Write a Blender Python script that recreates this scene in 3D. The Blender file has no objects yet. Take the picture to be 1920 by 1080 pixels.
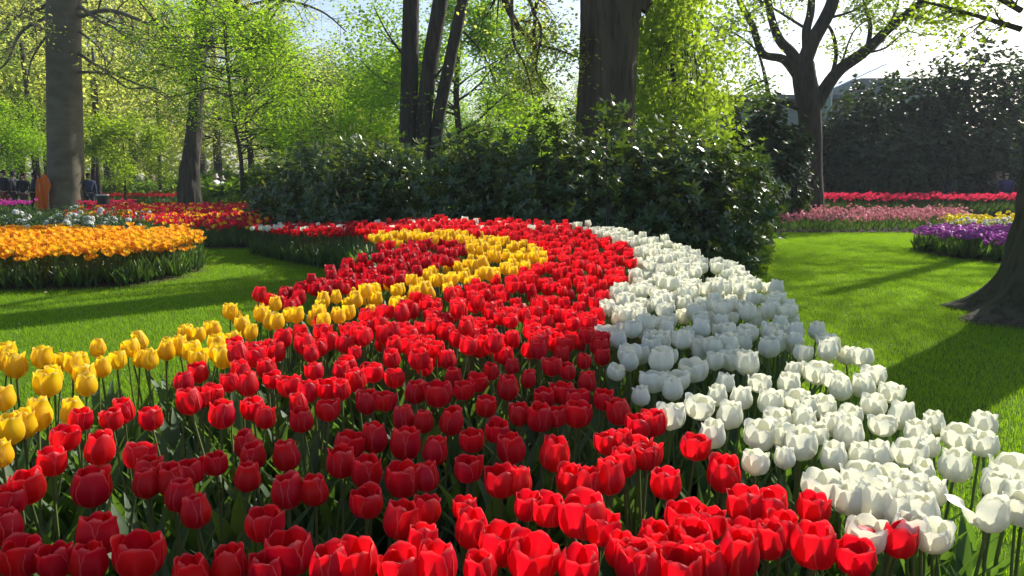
import bpy, math, random
import numpy as np
from mathutils import Vector, Matrix
random.seed(11)
RN = np.random.default_rng(11)
S = bpy.context.scene
COL = S.collection
PI = math.pi
# ------------------------------------------------------------------ camera, sky, sun, exposure
CAMZ, PITCH, F = 1.45, math.radians(8.4), 1450.0
cd = bpy.data.cameras.new('camera'); cam = bpy.data.objects.new('camera', cd); COL.objects.link(cam)
cam.location = (0, 0, CAMZ); cam.rotation_euler = (PI/2-PITCH, 0, 0)
cd.sensor_width = 36; cd.lens = 36*F/1920; cd.clip_end = 800; cd.clip_start = .05
S.camera = cam
SUN_AZ, SUN_EL = math.radians(46), math.radians(34)
w = bpy.data.worlds.new('World'); S.world = w; w.use_nodes = True
wn = w.node_tree; sky = wn.nodes.new('ShaderNodeTexSky'); sky.sky_type = 'NISHITA'; sky.sun_disc = False
sky.sun_elevation = SUN_EL; sky.sun_rotation = SUN_AZ; sky.air_density = 1.0; sky.dust_density = 1.6; sky.ozone_density = 1.4
wn.links.new(sky.outputs[0], wn.nodes['Background'].inputs[0]); wn.nodes['Background'].inputs[1].default_value = 0.115
sl = bpy.data.lights.new('sun', 'SUN'); so = bpy.data.objects.new('sun', sl); COL.objects.link(so)
sl.energy = 5.0; sl.angle = math.radians(.53); sl.color = (1, .94, .84)
sdir = Vector((math.sin(SUN_AZ)*math.cos(SUN_EL), math.cos(SUN_AZ)*math.cos(SUN_EL), math.sin(SUN_EL)))
so.rotation_euler = sdir.to_track_quat('Z', 'Y').to_euler()
S.view_settings.view_transform = 'Standard'; S.view_settings.look = 'None'
S.view_settings.exposure = 0.7; S.view_settings.gamma = 1; S.view_settings.use_curve_mapping = False
# ------------------------------------------------------------------ pixel <-> place helpers
cp, sp = math.cos(PITCH), math.sin(PITCH)
def ray(px, py):
    a, b = (px-960)/F, -(py-540)/F
    return Vector((a, cp+b*sp, -sp+b*cp))
def at_z(px, py, z):
    d = ray(px, py); t = (z-CAMZ)/d.z
    return Vector((d.x*t, d.y*t, z))
def at_y(px, py, Y):
    d = ray(px, py); t = Y/d.y
    return Vector((d.x*t, Y, CAMZ+d.z*t))
def proj(P):
    P = np.atleast_2d(P); x, y, z = P[:, 0], P[:, 1], P[:, 2]-CAMZ
    dep = y*cp-z*sp; up = y*sp+z*cp
    return 960+F*x/dep, 540-F*up/dep, dep
def sstep(a, b, x):
    t = np.clip((x-a)/(b-a), 0, 1); return t*t*(3-2*t)
def headz(x, y):                      # height of the flower heads over the gently mounded main bed
    return .63+.10*sstep(1.1, 2.6, y)+.16*sstep(2, 8, y)*sstep(-4.5, -.5, x)-.24*sstep(7, 12.5, y)*(1-sstep(-2.5, .3, x))
def at_head(px, py):
    z = .75
    for _ in range(12):
        p = at_z(px, py, z); z = .5*z+.5*float(headz(p.x, p.y))
    return at_z(px, py, z)
# ------------------------------------------------------------------ mesh helpers (all quads, numpy)
class Geo:
    def __init__(s): s.V, s.Q, s.UV, s.M, s.R, s.n = [], [], [], [], [], 0
    def add(s, V, Q, uv=None, mat=0, rnd=0.):
        V = np.asarray(V, float); Q = np.asarray(Q, int)
        s.V.append(V); s.Q.append(Q+s.n); s.n += len(V)
        s.UV.append(np.zeros((len(V), 2)) if uv is None else np.asarray(uv, float))
        s.M.append(np.full(len(Q), mat) if np.isscalar(mat) else np.asarray(mat))
        s.R.append(np.full(len(V), rnd) if np.isscalar(rnd) else np.asarray(rnd))
        return s
    def cat(s):
        return np.concatenate(s.V), np.concatenate(s.Q), np.concatenate(s.UV), np.concatenate(s.M), np.concatenate(s.R)
    def inst(s, T, P, Rm, sc, rnd=None):     # stamp template T=(V,Q,uv,mat) at P (k,3) with rotations (k,3,3), scale (k,) or (k,3)
        V, Q, uv, M = T[:4]; P = np.asarray(P, float); k = len(P)
        if k == 0: return s
        sc = np.asarray(sc, float); sc = sc[:, None, None] if sc.ndim == 1 else sc[:, None, :]
        W = np.einsum('kij,knj->kni', Rm, V[None]*sc)+P[:, None, :]
        QQ = (Q[None]+(np.arange(k)*len(V))[:, None, None]).reshape(-1, 4)
        rr = RN.random(k) if rnd is None else rnd
        return s.add(W.reshape(-1, 3), QQ, np.tile(uv, (k, 1)), np.tile(M, k), np.repeat(rr, len(V)))
    def mesh(s, name, mats, smooth=True):
        V, Q, UV, M, R = s.cat()
        me = bpy.data.meshes.new(name)
        me.vertices.add(len(V)); me.vertices.foreach_set('co', V.astype(np.float32).ravel())
        me.loops.add(Q.size); me.loops.foreach_set('vertex_index', Q.astype(np.int32).ravel())
        me.polygons.add(len(Q)); me.polygons.foreach_set('loop_start', (np.arange(len(Q))*4).astype(np.int32))
        for m in (mats if isinstance(mats, (list, tuple)) else [mats]): me.materials.append(m)
        me.polygons.foreach_set('material_index', M.astype(np.int32))
        me.polygons.foreach_set('use_smooth', np.full(len(Q), smooth))
        ul = me.uv_layers.new(name='UVMap'); ul.data.foreach_set('uv', UV[Q.ravel()].astype(np.float32).ravel())
        at = me.attributes.new('rnd', 'FLOAT', 'POINT'); at.data.foreach_set('value', R.astype(np.float32))
        me.update(calc_edges=True)
        return me
    def tmpl(s):
        V, Q, UV, M, R = s.cat(); return V, Q, UV, M
def obj(name, me, parent=None, loc=None):
    o = bpy.data.objects.new(name, me); COL.objects.link(o)
    if parent is not None: o.parent = parent
    if loc is not None: o.location = loc
    return o
def tag(o, label=None, cat=None, group=None, kind=None):
    if label: o['label'] = label
    if cat: o['category'] = cat
    if group: o['group'] = group
    if kind: o['kind'] = kind
    return o
def empty(name, loc, label, cat, group=None, rz=0):
    o = bpy.data.objects.new(name, None); COL.objects.link(o); o.location = loc; o.rotation_euler = (0, 0, rz)
    o.empty_display_size = .1
    return tag(o, label, cat, group)
def rotz(a):
    a = np.asarray(a); c, s = np.cos(a), np.sin(a); M = np.zeros((len(a), 3, 3))
    M[:, 0, 0] = c; M[:, 0, 1] = -s; M[:, 1, 0] = s; M[:, 1, 1] = c; M[:, 2, 2] = 1; return M
def rotx(a):
    a = np.asarray(a); c, s = np.cos(a), np.sin(a); M = np.zeros((len(a), 3, 3))
    M[:, 0, 0] = 1; M[:, 1, 1] = c; M[:, 1, 2] = -s; M[:, 2, 1] = s; M[:, 2, 2] = c; return M
def frames(N):                        # rotations taking local Z to N with random spin
    N = N/np.linalg.norm(N, axis=1, keepdims=True)
    A = RN.normal(size=N.shape); X = np.cross(A, N); X /= np.linalg.norm(X, axis=1, keepdims=True)+1e-9
    return np.stack([X, np.cross(N, X), N], axis=2)
def tube(g, pts, rad, sides=6, mat=0, ridge=None):
    P = np.array([tuple(p) for p in pts], float); n = len(P)
    rad = np.interp(np.linspace(0, 1, n), np.linspace(0, 1, len(rad)), rad) if not np.isscalar(rad) else np.full(n, rad)
    T = np.gradient(P, axis=0); T /= np.linalg.norm(T, axis=1, keepdims=True)+1e-9
    ref = np.array([1., 0, 0]) if abs(T[0][0]) < .8 else np.array([0, 1., 0])
    X = np.cross(np.cross(T, ref), T); X /= np.linalg.norm(X, axis=1, keepdims=True)+1e-9; Yv = np.cross(T, X)
    a = np.linspace(0, 2*PI, sides, endpoint=False)
    rr = rad[:, None]*np.ones(sides)[None]
    if ridge is not None: rr = rr*ridge(np.arange(n)[:, None]/(n-1), a[None])
    V = P[:, None]+rr[..., None]*(np.cos(a)[None, :, None]*X[:, None]+np.sin(a)[None, :, None]*Yv[:, None])
    i = np.arange(n-1)[:, None]*sides; j = np.arange(sides)[None]; j2 = (j+1) % sides
    Q = np.stack([i+j, i+j2, i+sides+j2, i+sides+j], -1).reshape(-1, 4)
    g.add(V.reshape(-1, 3), Q, None, mat)
def smooth_path(pts, n=None):
    P = np.array([tuple(p) for p in pts], float); n = n or len(P)*4
    t = np.linspace(0, len(P)-1, n); out = []
    for q in t:
        i = min(int(q), len(P)-2); f = q-i
        p0, p1, p2, p3 = P[max(i-1, 0)], P[i], P[i+1], P[min(i+2, len(P)-1)]
        out.append(.5*(2*p1+(p2-p0)*f+(2*p0-5*p1+4*p2-p3)*f*f+(3*p1-p0-3*p2+p3)*f**3))
    return np.array(out)
def box(g, c, s, mat=0, rz=0, taper=1.0):
    x, y, z = [v/2 for v in s]; t = taper
    V = np.array([(-x, -y, -z), (x, -y, -z), (x, y, -z), (-x, y, -z), (-x*t, -y*t, z), (x*t, -y*t, z), (x*t, y*t, z), (-x*t, y*t, z)])
    V = V@rotz([rz])[0].T+np.array(c)
    g.add(V, [(0, 3, 2, 1), (4, 5, 6, 7), (0, 1, 5, 4), (1, 2, 6, 5), (2, 3, 7, 6), (3, 0, 4, 7)], None, mat)
# ------------------------------------------------------------------ materials
def newmat(name):
    m = bpy.data.materials.new(name); m.use_nodes = True; nt = m.node_tree; nt.nodes.clear()
    out = nt.nodes.new('ShaderNodeOutputMaterial'); return m, nt, out
def nd(nt, t, **k):
    n = nt.nodes.new(t)
    for a, v in k.items(): setattr(n, a, v)
    return n
def math_(nt, op, a, b=None, clamp=False):
    n = nd(nt, 'ShaderNodeMath', operation=op, use_clamp=clamp)
    for i, v in enumerate((a, b)):
        if v is None: continue
        if isinstance(v, (int, float)): n.inputs[i].default_value = v
        else: nt.links.new(v, n.inputs[i])
    return n.outputs[0]
def mix_(nt, f, a, b, blend='MIX'):
    n = nd(nt, 'ShaderNodeMix', data_type='RGBA', blend_type=blend)
    for i, v in ((0, f), (6, a), (7, b)):
        if isinstance(v, (int, float)): n.inputs[i].default_value = v
        elif isinstance(v, (tuple, list)): n.inputs[i].default_value = (*v, 1)[:4]
        else: nt.links.new(v, n.inputs[i])
    return n.outputs[2]
def rnd_(nt):
    a = nd(nt, 'ShaderNodeAttribute', attribute_name='rnd'); o = nd(nt, 'ShaderNodeObjectInfo')
    return math_(nt, 'FRACT', math_(nt, 'ADD', a.outputs['Fac'], o.outputs['Random']))
def thin(name, ca, cb, trans, tcol, rough=.4, spec=.5, tipc=None, basec=None, basew=.2, streak=0., rimc=None):
    """thin organic sheet (petal or leaf): colour varies per piece between ca and cb, part of the light passes through"""
    m, nt, out = newmat(name)
    r = rnd_(nt); col = mix_(nt, r, ca, cb)
    uv = nd(nt, 'ShaderNodeUVMap'); sep = nd(nt, 'ShaderNodeSeparateXYZ'); nt.links.new(uv.outputs[0], sep.inputs[0])
    u, v = sep.outputs[0], sep.outputs[1]
    if streak:
        no = nd(nt, 'ShaderNodeTexNoise'); mp = nd(nt, 'ShaderNodeMapping'); mp.inputs['Scale'].default_value = (14, 1.2, 1)
        nt.links.new(uv.outputs[0], mp.inputs[0]); nt.links.new(mp.outputs[0], no.inputs[0]); no.inputs['Scale'].default_value = 2
        f = math_(nt, 'MULTIPLY', math_(nt, 'SUBTRACT', no.outputs[0], .35, True), streak*2.2, True)
        col = mix_(nt, f, col, tuple(c*.55 for c in ca))
    if rimc is not None or basec is not None:      # paler midrib towards the foot of the petal
        mr = math_(nt, 'MULTIPLY', math_(nt, 'SUBTRACT', 1, math_(nt, 'MULTIPLY', math_(nt, 'ABSOLUTE', u), 5), True), math_(nt, 'SUBTRACT', .85, v, True), True)
        col = mix_(nt, math_(nt, 'MULTIPLY', mr, .45), col, rimc or basec)
    if basec is not None:
        f = math_(nt, 'SUBTRACT', 1, math_(nt, 'DIVIDE', v, basew), True); col = mix_(nt, f, col, basec)
    if tipc is not None:
        f = math_(nt, 'POWER', v, 3, True); col = mix_(nt, math_(nt, 'MULTIPLY', f, .8), col, tipc)
    if rimc is not None:
        e = math_(nt, 'MAXIMUM', math_(nt, 'ABSOLUTE', u), v); e = math_(nt, 'MULTIPLY', math_(nt, 'SUBTRACT', e, .90, True), 10, True)
        col = mix_(nt, e, col, rimc)  # pale petal rim; the light caught along the edge is painted into it
    p = nd(nt, 'ShaderNodeBsdfPrincipled'); nt.links.new(col, p.inputs['Base Color'])
    p.inputs['Roughness'].default_value = rough; p.inputs['Specular IOR Level'].default_value = spec
    if streak:
        b = nd(nt, 'ShaderNodeBump'); b.inputs['Strength'].default_value = .6; b.inputs['Distance'].default_value = .0015
        nt.links.new(no.outputs[0], b.inputs['Height']); nt.links.new(b.outputs[0], p.inputs['Normal'])
    t = nd(nt, 'ShaderNodeBsdfTranslucent')
    tc = mix_(nt, .75, col, tcol); nt.links.new(tc, t.inputs[0])
    ms = nd(nt, 'ShaderNodeMixShader'); ms.inputs[0].default_value = trans
    nt.links.new(p.outputs[0], ms.inputs[1]); nt.links.new(t.outputs[0], ms.inputs[2]); nt.links.new(ms.outputs[0], out.inputs[0])
    return m
def solid(name, ca, cb=None, scale=4., rough=.8, bump=0., stretch=(1, 1, 1), spec=.3, metal=0., detail=6, obj_rand=False, bscale=None):
    m, nt, out = newmat(name)
    tc = nd(nt, 'ShaderNodeTexCoord'); mp = nd(nt, 'ShaderNodeMapping'); mp.inputs['Scale'].default_value = stretch
    nt.links.new(tc.outputs['Object'], mp.inputs[0])
    no = nd(nt, 'ShaderNodeTexNoise'); no.inputs['Scale'].default_value = scale; no.inputs['Detail'].default_value = detail
    nt.links.new(mp.outputs[0], no.inputs[0])
    cb = cb or tuple(c*.8 for c in ca)
    f = math_(nt, 'MULTIPLY', math_(nt, 'SUBTRACT', no.outputs[0], .33, True), 3., True)
    col = mix_(nt, f, ca, cb)
    p = nd(nt, 'ShaderNodeBsdfPrincipled'); nt.links.new(col, p.inputs['Base Color'])
    p.inputs['Roughness'].default_value = rough; p.inputs['Specular IOR Level'].default_value = spec; p.inputs['Metallic'].default_value = metal
    if bump:
        b = nd(nt, 'ShaderNodeBump'); b.inputs['Strength'].default_value = 1; b.inputs['Distance'].default_value = bump
        n2 = nd(nt, 'ShaderNodeTexNoise'); n2.inputs['Scale'].default_value = bscale or scale*3; n2.inputs['Detail'].default_value = 8
        nt.links.new(mp.outputs[0], n2.inputs[0]); nt.links.new(n2.outputs[0], b.inputs['Height'])
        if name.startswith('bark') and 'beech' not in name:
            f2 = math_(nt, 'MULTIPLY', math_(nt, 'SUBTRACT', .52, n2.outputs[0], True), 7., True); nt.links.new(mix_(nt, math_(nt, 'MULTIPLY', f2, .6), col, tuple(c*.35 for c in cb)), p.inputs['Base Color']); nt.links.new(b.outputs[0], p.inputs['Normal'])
    nt.links.new(p.outputs[0], out.inputs[0]); return m
M = {}
M['red'] = thin('petal_red', (.68, .009, .008), (.52, .001, .028), .47, (1, .006, .016), .42, .32, basec=(.62, .35, .16), basew=.15, streak=.4, rimc=(.85, .16, .15))
M['crimson'] = thin('petal_crimson', (.50, .002, .012), (.38, .001, .016), .4, (.9, .003, .02), .42, .3, basec=(.4, .16, .08), basew=.12, streak=.4, rimc=(.7, .1, .1))
M['yellow'] = thin('petal_yellow', (.88, .62, .008), (.88, .53, .006), .45, (1, .74, .008), .4, .35, streak=.2, rimc=(.9, .72, .2))
M['lemon'] = thin('petal_lemon', (.9, .78, .04), (.9, .7, .03), .45, (1, .9, .03), .45, .3)
M['white'] = thin('petal_white', (.78, .79, .68), (.82, .8, .73), .34, (.95, .95, .68), .42, .35, basec=(.66, .68, .3), basew=.22, streak=.12, rimc=(.86, .85, .8))
M['orange'] = thin('petal_orange', (.88, .22, .012), (.92, .68, .03), .45, (1, .5, .012), .45, .3, tipc=(.88, .5, .03), basec=(.75, .16, .07), basew=.4, streak=.3)
M['magenta'] = thin('petal_magenta', (.5, .04, .3), (.6, .06, .4), .4, (.9, .08, .6), .45, .3)
M['pink'] = thin('petal_pink', (.66, .2, .26), (.72, .3, .36), .4, (1, .38, .42), .5, .3)
M['rose'] = thin('petal_rose', (.62, .025, .08), (.60, .05, .13), .4, (.95, .05, .13), .45, .3)
M['purple'] = thin('petal_purple', (.50, .08, .36), (.6, .2, .5), .42, (.7, .16, .8), .45, .3)
M['flame'] = thin('petal_flame', (.62, .02, .03), (.5, .015, .05), .4, (1, .04, .05), .45, .3)
M['blue'] = thin('petal_blue', (.09, .13, .28), (.14, .16, .3), .3, (.25, .3, .6), .5, .3)
M['green'] = thin('tulip_green', (.045, .10, .035), (.065, .13, .045), .34, (.22, .42, .03), .42, .45, streak=.25)
M['stem'] = thin('tulip_stem', (.10, .16, .05), (.14, .18, .06), .15, (.3, .4, .05), .5, .3)
M['grassblade'] = thin('grass_blade', (.105, .23, .008), (.155, .30, .01), .5, (.42, .70, .006), .5, .25)
M['rhodo'] = thin('glossy_evergreen_leaf', (.024, .058, .015), (.044, .092, .02), .16, (.28, .46, .02), .28, .5)
M['rhodolit'] = thin('fresh_glossy_leaf', (.05, .11, .02), (.08, .16, .02), .42, (.4, .62, .02), .35, .6)
M['shoot'] = thin('lit_evergreen_leaf', (.045, .08, .016), (.08, .12, .025), .3, (.4, .55, .04), .35, .5)  # paler olive copy of the evergreen leaf: light on the top shoots painted in
M['lime'] = thin('lime_leaf', (.11, .24, .012), (.16, .31, .015), .52, (.5, .78, .015), .5, .3)
M['lime2'] = thin('linden_leaf', (.11, .21, .015), (.19, .28, .02), .52, (.56, .76, .03), .5, .3)
M['olive'] = thin('spring_leaf_olive', (.19, .25, .04), (.30, .34, .07), .56, (.85, .92, .16), .55, .25)
M['mid'] = thin('spring_leaf_green', (.06, .13, .02), (.11, .19, .025), .48, (.34, .55, .03), .5, .3)
M['dark'] = thin('dark_evergreen', (.012, .030, .015), (.028, .062, .018), .2, (.16, .28, .03), .4, .22)
M['whitebloom'] = thin('white_bloom', (.8, .8, .76), (.7, .72, .7), .3, (.95, .95, .85), .5, .3)
M['bud'] = thin('pale_bud', (.34, .36, .16), (.42, .36, .2), .3, (.6, .62, .3), .5, .3)
M['bark_beech'] = solid('bark_beech', (.15, .125, .09), (.085, .073, .05), 1.8, .8, .012, (.8, .8, 1.5), bscale=12)
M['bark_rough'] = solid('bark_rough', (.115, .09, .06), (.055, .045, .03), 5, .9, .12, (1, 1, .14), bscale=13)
M['bark_dark'] = solid('bark_dark', (.065, .054, .042), (.035, .032, .026), 4, .9, .05, (1, 1, .2), bscale=12)
M['bark_moss'] = solid('bark_moss', (.10, .078, .05), (.055, .06, .024), 3, .95, .07, (1, 1, .22), bscale=14)
M['soil'] = solid('soil', (.022, .015, .01), (.04, .028, .018), 9, 1, .04, bscale=30)
# ------------------------------------------------------------------ ground
def lawnmat():
    m, nt, out = newmat('lawn_turf')
    tc = nd(nt, 'ShaderNodeTexCoord'); n1 = nd(nt, 'ShaderNodeTexNoise'); n1.inputs['Scale'].default_value = .9
    n2 = nd(nt, 'ShaderNodeTexNoise'); n2.inputs['Scale'].default_value = 60; n2.inputs['Detail'].default_value = 4
    for n in (n1, n2): nt.links.new(tc.outputs['Object'], n.inputs[0])
    c = mix_(nt, n1.outputs[0], (.06, .13, .005), (.10, .19, .008))
    c = mix_(nt, math_(nt, 'MULTIPLY', n2.outputs[0], .6), c, (.03, .05, .008))
    p = nd(nt, 'ShaderNodeBsdfPrincipled'); nt.links.new(c, p.inputs[0]); p.inputs['Roughness'].default_value = 1; p.inputs['Specular IOR Level'].default_value = .1
    b = nd(nt, 'ShaderNodeBump'); b.inputs['Distance'].default_value = .02; nt.links.new(n2.outputs[0], b.inputs['Height']); nt.links.new(b.outputs[0], p.inputs['Normal'])
    nt.links.new(p.outputs[0], out.inputs[0]); return m
M['lawn'] = lawnmat()
g = Geo(); dip = lambda y: -.24*(sstep(28.5, 30.2, np.asarray(y, float))-sstep(33.2, 36, np.asarray(y, float)))
xs = np.linspace(-300, 300, 41); ys = np.concatenate([np.linspace(-60, 27, 9), np.linspace(28, 37, 19), np.linspace(60, 540, 13)])
X, Y = np.meshgrid(xs, ys); V = np.stack([X, Y, dip(Y)], -1).reshape(-1, 3)
i = (np.arange(40)[:, None]*41+np.arange(40)[None]).reshape(-1, 1); g.add(V, np.hstack([i, i+1, i+42, i+41]))
tag(obj('lawn', g.mesh('lawn', M['lawn'])), kind='structure')
# grass blades: one square metre of mown turf, repeated over the visible lawn by geometry nodes
g = Geo(); n = 5500
P = np.stack([RN.uniform(-.52, .52, n), RN.uniform(-.52, .52, n), np.zeros(n)], 1)
bt = (np.array([(-.001, 0, 0), (.001, 0, 0), (.0008, .006, .6), (-.0008, .006, .6), (.0002, .016, 1), (-.0002, .016, 1)])*np.array([1, 1, .038]), np.array([(0, 1, 2, 3), (3, 2, 4, 5)]), np.zeros((6, 2)), np.zeros(2, int))
sc = np.stack([RN.uniform(.8, 1.5, n), RN.uniform(.2, 1.6, n), RN.uniform(.45, 1.05, n)], 1)
g.inst(bt, P, rotz(RN.uniform(0, 2*PI, n)), sc)
grass = tag(obj('lawn_grass', g.mesh('lawn_grass', M['grassblade'])), 'short mown lawn grass around the flower beds', 'grass', kind='stuff')
ng = bpy.data.node_groups.new('grass_tiles', 'GeometryNodeTree')
ng.interface.new_socket('Geometry', in_out='INPUT', socket_type='NodeSocketGeometry'); ng.interface.new_socket('Geometry', in_out='OUTPUT', socket_type='NodeSocketGeometry')
gi, go = nd(ng, 'NodeGroupInput'), nd(ng, 'NodeGroupOutput'); gr = nd(ng, 'GeometryNodeMeshGrid')
NX, NY = 27, 22
gr.inputs['Size X'].default_value = NX-1; gr.inputs['Size Y'].default_value = NY-1; gr.inputs['Vertices X'].default_value = NX; gr.inputs['Vertices Y'].default_value = NY
spn = nd(ng, 'GeometryNodeSetPosition'); spn.inputs['Offset'].default_value = (1.5, 2.5+(NY-1)/2, .0)
ip = nd(ng, 'GeometryNodeInstanceOnPoints'); rv = nd(ng, 'FunctionNodeRandomValue', data_type='INT')
rv.inputs[4].default_value = 0; rv.inputs[5].default_value = 3
ml = math_(ng, 'MULTIPLY', rv.outputs[2], PI/2); cx = nd(ng, 'ShaderNodeCombineXYZ'); ng.links.new(ml, cx.inputs[2])
ng.links.new(gr.outputs[0], spn.inputs[0]); ng.links.new(spn.outputs[0], ip.inputs['Points']); ng.links.new(gi.outputs[0], ip.inputs['Instance'])
ng.links.new(cx.outputs[0], ip.inputs['Rotation']); ng.links.new(ip.outputs[0], go.inputs[0])
md = grass.modifiers.new('tiles', 'NODES'); md.node_group = ng
# path far behind, where the visitors stand
M['path'] = solid('path_gravel', (.33, .29, .24), (.25, .22, .18), 12, .95, .01)
def sheet(name, pts, z, mat, kind='structure'):
    me = bpy.data.meshes.new(name); me.from_pydata([(p[0], p[1], z) for p in pts], [], [tuple(range(len(pts)))]); me.materials.append(mat)
    return tag(obj(name, me), kind=kind)
sheet('path', [(-70, 33.1), (70, 33.1), (70, 30.25), (-70, 30.25)], -.232, M['path'])
def inpoly(px, py, poly):
    px, py = np.asarray(px, float), np.asarray(py, float); c = np.zeros(px.shape, bool); n = len(poly)
    for i in range(n):
        x1, y1 = poly[i][:2]; x2, y2 = poly[i-1][:2]
        if y1 == y2: continue
        hit = ((y1 > py) != (y2 > py)) & (px < (x2-x1)*(py-y1)/(y2-y1)+x1); c ^= hit
    return c
def edgedist(px, py, poly):
    d = np.full(np.shape(px), 1e9); n = len(poly)
    for i in range(n):
        a = np.array(poly[i][:2], float); b = np.array(poly[i-1][:2], float); ab = b-a
        t = np.clip(((px-a[0])*ab[0]+(py-a[1])*ab[1])/(ab@ab+1e-9), 0, 1)
        d = np.minimum(d, np.hypot(px-a[0]-t*ab[0], py-a[1]-t*ab[1]))
    return d
def soilbed(name, poly, hfun, step=.16):
    A = np.array([p[:2] for p in poly]); x0, y0 = A.min(0)-step; x1, y1 = A.max(0)+step
    xs = np.arange(x0, x1+step, step); ys = np.arange(y0, y1+step, step); X, Y = np.meshgrid(xs, ys)
    ins = inpoly(X, Y, poly); d = edgedist(X, Y, poly)
    ins |= d < step*1.2
    sgn = np.where(inpoly(X, Y, poly), 1, -1)
    D0 = dip(Y); H = D0+np.clip((hfun(X, Y)-D0)*sstep(-.05, .35, d*sgn)+RN.normal(0, .006, X.shape), -.02, 9)
    H = np.where(sgn < 0, D0-.02, H)
    nx = len(xs); keep = []
    for j in range(len(ys)-1):
        for i in range(nx-1):
            if ins[j, i] and ins[j, i+1] and ins[j+1, i] and ins[j+1, i+1]: keep.append((j*nx+i, j*nx+i+1, (j+1)*nx+i+1, (j+1)*nx+i))
    g = Geo(); g.add(np.stack([X, Y, H], -1).reshape(-1, 3), np.array(keep))
    return tag(obj(name, g.mesh(name, M['soil'])), kind='structure')
n = 420; P = np.stack([RN.uniform(-10, 12, n), RN.uniform(3.5, 20, n), np.full(n, .034)], 1)
lt = (np.array([(0, -.5, 0), (.3, 0, .06), (0, .5, 0), (-.3, 0, .05)])*.03, np.array([(0, 1, 2, 3)]), np.zeros((4, 2)), np.zeros(1, int))
g = Geo(); g.inst(lt, P, frames(RN.normal(0, .4, P.shape)+np.array([0, 0, 1])), RN.uniform(.5, 1.2, n))
M['litter'] = thin('fallen_bits', (.42, .34, .2), (.6, .6, .5), .2, (.6, .5, .3), .7, .2)
tag(obj('fallen_leaves', g.mesh('fallen_leaves', M['litter'])), 'tiny pale fallen bits scattered over the lawn', 'litter', kind='stuff')
# ------------------------------------------------------------------ tulips
def petal(phi, R, H, top, A, nu, nv, inner, seed, bend=0.):
    rs = np.random.default_rng(seed); u = np.linspace(-1, 1, nu+1); v = np.linspace(0, 1, nv+1)
    U, Vv = np.meshgrid(u, v)
    Vv = 1-(1-Vv)**1.7
    w = np.where(Vv < .5, .4+.6*np.sin(np.clip(Vv/.5, 0, 1)*PI/2), np.sqrt(np.clip(1-np.clip((Vv-.5)/.52, 0, 1)**6, 0, 1)))
    rp = np.interp(Vv, [0, .08, .22, .42, .62, .82, 1], [.12, .5, .84, 1, (1+top)/2+.06, top+.02, top-.04+bend])
    ph = rs.uniform(0, 6.28, 4)
    th = phi+U*A*w*(1-.12*(Vv > .7))
    r = R*rp*inner*(1-.05*U*U*Vv+.035*np.sin(3*U+ph[0])*Vv+.014*np.sin(5*U+ph[1])*Vv**3)*(1+.05*np.exp(-(U*3.5)**2)*Vv*(1.1-Vv)*2)
    z = H*(Vv**1.08)*(1+.035*np.sin(ph[3]))-H*.02*(U*w)**2*Vv-H*.05*U*U*Vv**9+H*.012*np.sin(5*U+ph[2])*Vv**4
    if bend > .3: z = z-H*bend*.55*Vv**2.2; r = r+R*bend*.9*Vv**2
    V = np.stack([r*np.cos(th), r*np.sin(th), z], -1).reshape(-1, 3)
    i = (np.arange(nv)[:, None]*(nu+1)+np.arange(nu)[None]).reshape(-1, 1)
    Q = np.hstack([i, i+1, i+nu+2, i+nu+1])
    return V, Q, np.stack([U, Vv], -1).reshape(-1, 2)
STEM = .52
def leafblade(L, W, lean, phi, nseg, seed, droop=.5, z0=.02):
    rs = np.random.default_rng(seed); t = np.linspace(0, 1, nseg+1); ang = lean+droop*t**2
    s = L/nseg; r = np.concatenate([[0], np.cumsum(np.sin(ang[:-1])*s)])+.008; z = np.concatenate([[0], np.cumsum(np.cos(ang[:-1])*s)])+z0
    hw = W*.5*np.interp(t, [0, .12, .4, .75, 1], [.55, .8, 1, .62, .03]); tw = rs.uniform(-.5, .5)*t
    V = []
    for k in range(nseg+1):
        for q in (-1, 0, 1):
            lat = q*hw[k]; up = abs(q)*hw[k]*.35
            V.append((r[k]-up*math.cos(ang[k]), lat*math.cos(tw[k]), z[k]+up*math.sin(ang[k])+lat*math.sin(tw[k])*.6))
    V = np.array(V)@rotz([phi])[0].T
    Q = [(3*k+q, 3*k+q+1, 3*k+q+4, 3*k+q+3) for k in range(nseg) for q in (0, 1)]
    uv = np.array([(q, k/nseg) for k in range(nseg+1) for q in (-1, 0, 1)], float)
    return V, np.array(Q), uv
SHAPE = {   # R, H, mouth, half-angle
 'red': [(.037, .080, .84, .95), (.038, .077, .92, .9), (.036, .083, .76, .98), (.040, .074, 1.0, .86)],
 'crimson': [(.037, .078, .8, .95), (.038, .075, .9, .9), (.036, .08, .72, .98), (.039, .073, .97, .86)],
 'yellow': [(.034, .080, .78, 1.0), (.036, .078, .86, .95), (.033, .083, .7, 1.02), (.036, .076, .9, .92)],
 'white': [(.040, .077, .84, .97), (.041, .074, .92, .92), (.038, .080, .76, 1.0), (.044, .072, 1.02, .88)]}
def petals_of(kind, var, nu, nv):
    R, H, top, A = SHAPE[kind][var]; out = []
    for k in range(6):
        inn = 1.0 if k % 2 == 0 else .88
        s = var*17+k*5+len(kind); bend = .15*math.sin(s*1.7) if kind != 'white' else .12*math.sin(s*1.7)+.02
        if kind == 'white' and k % 2 == 0: bend += .03
        out.append(petal(k*PI/3+.2*math.sin(s), R, H, top, A, nu, nv, inn, s, bend))
    return out
def stemmesh(var, seg=4, sides=5):
    g = Geo(); a = var*1.9
    pts = [(.018*math.sin(PI*t)*math.cos(a), .018*math.sin(PI*t)*math.sin(a), -.14+(STEM+.145)*t) for t in np.linspace(0, 1, seg+1)]
    tube(g, pts, [.0048, .0042, .004], sides); return g
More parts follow.
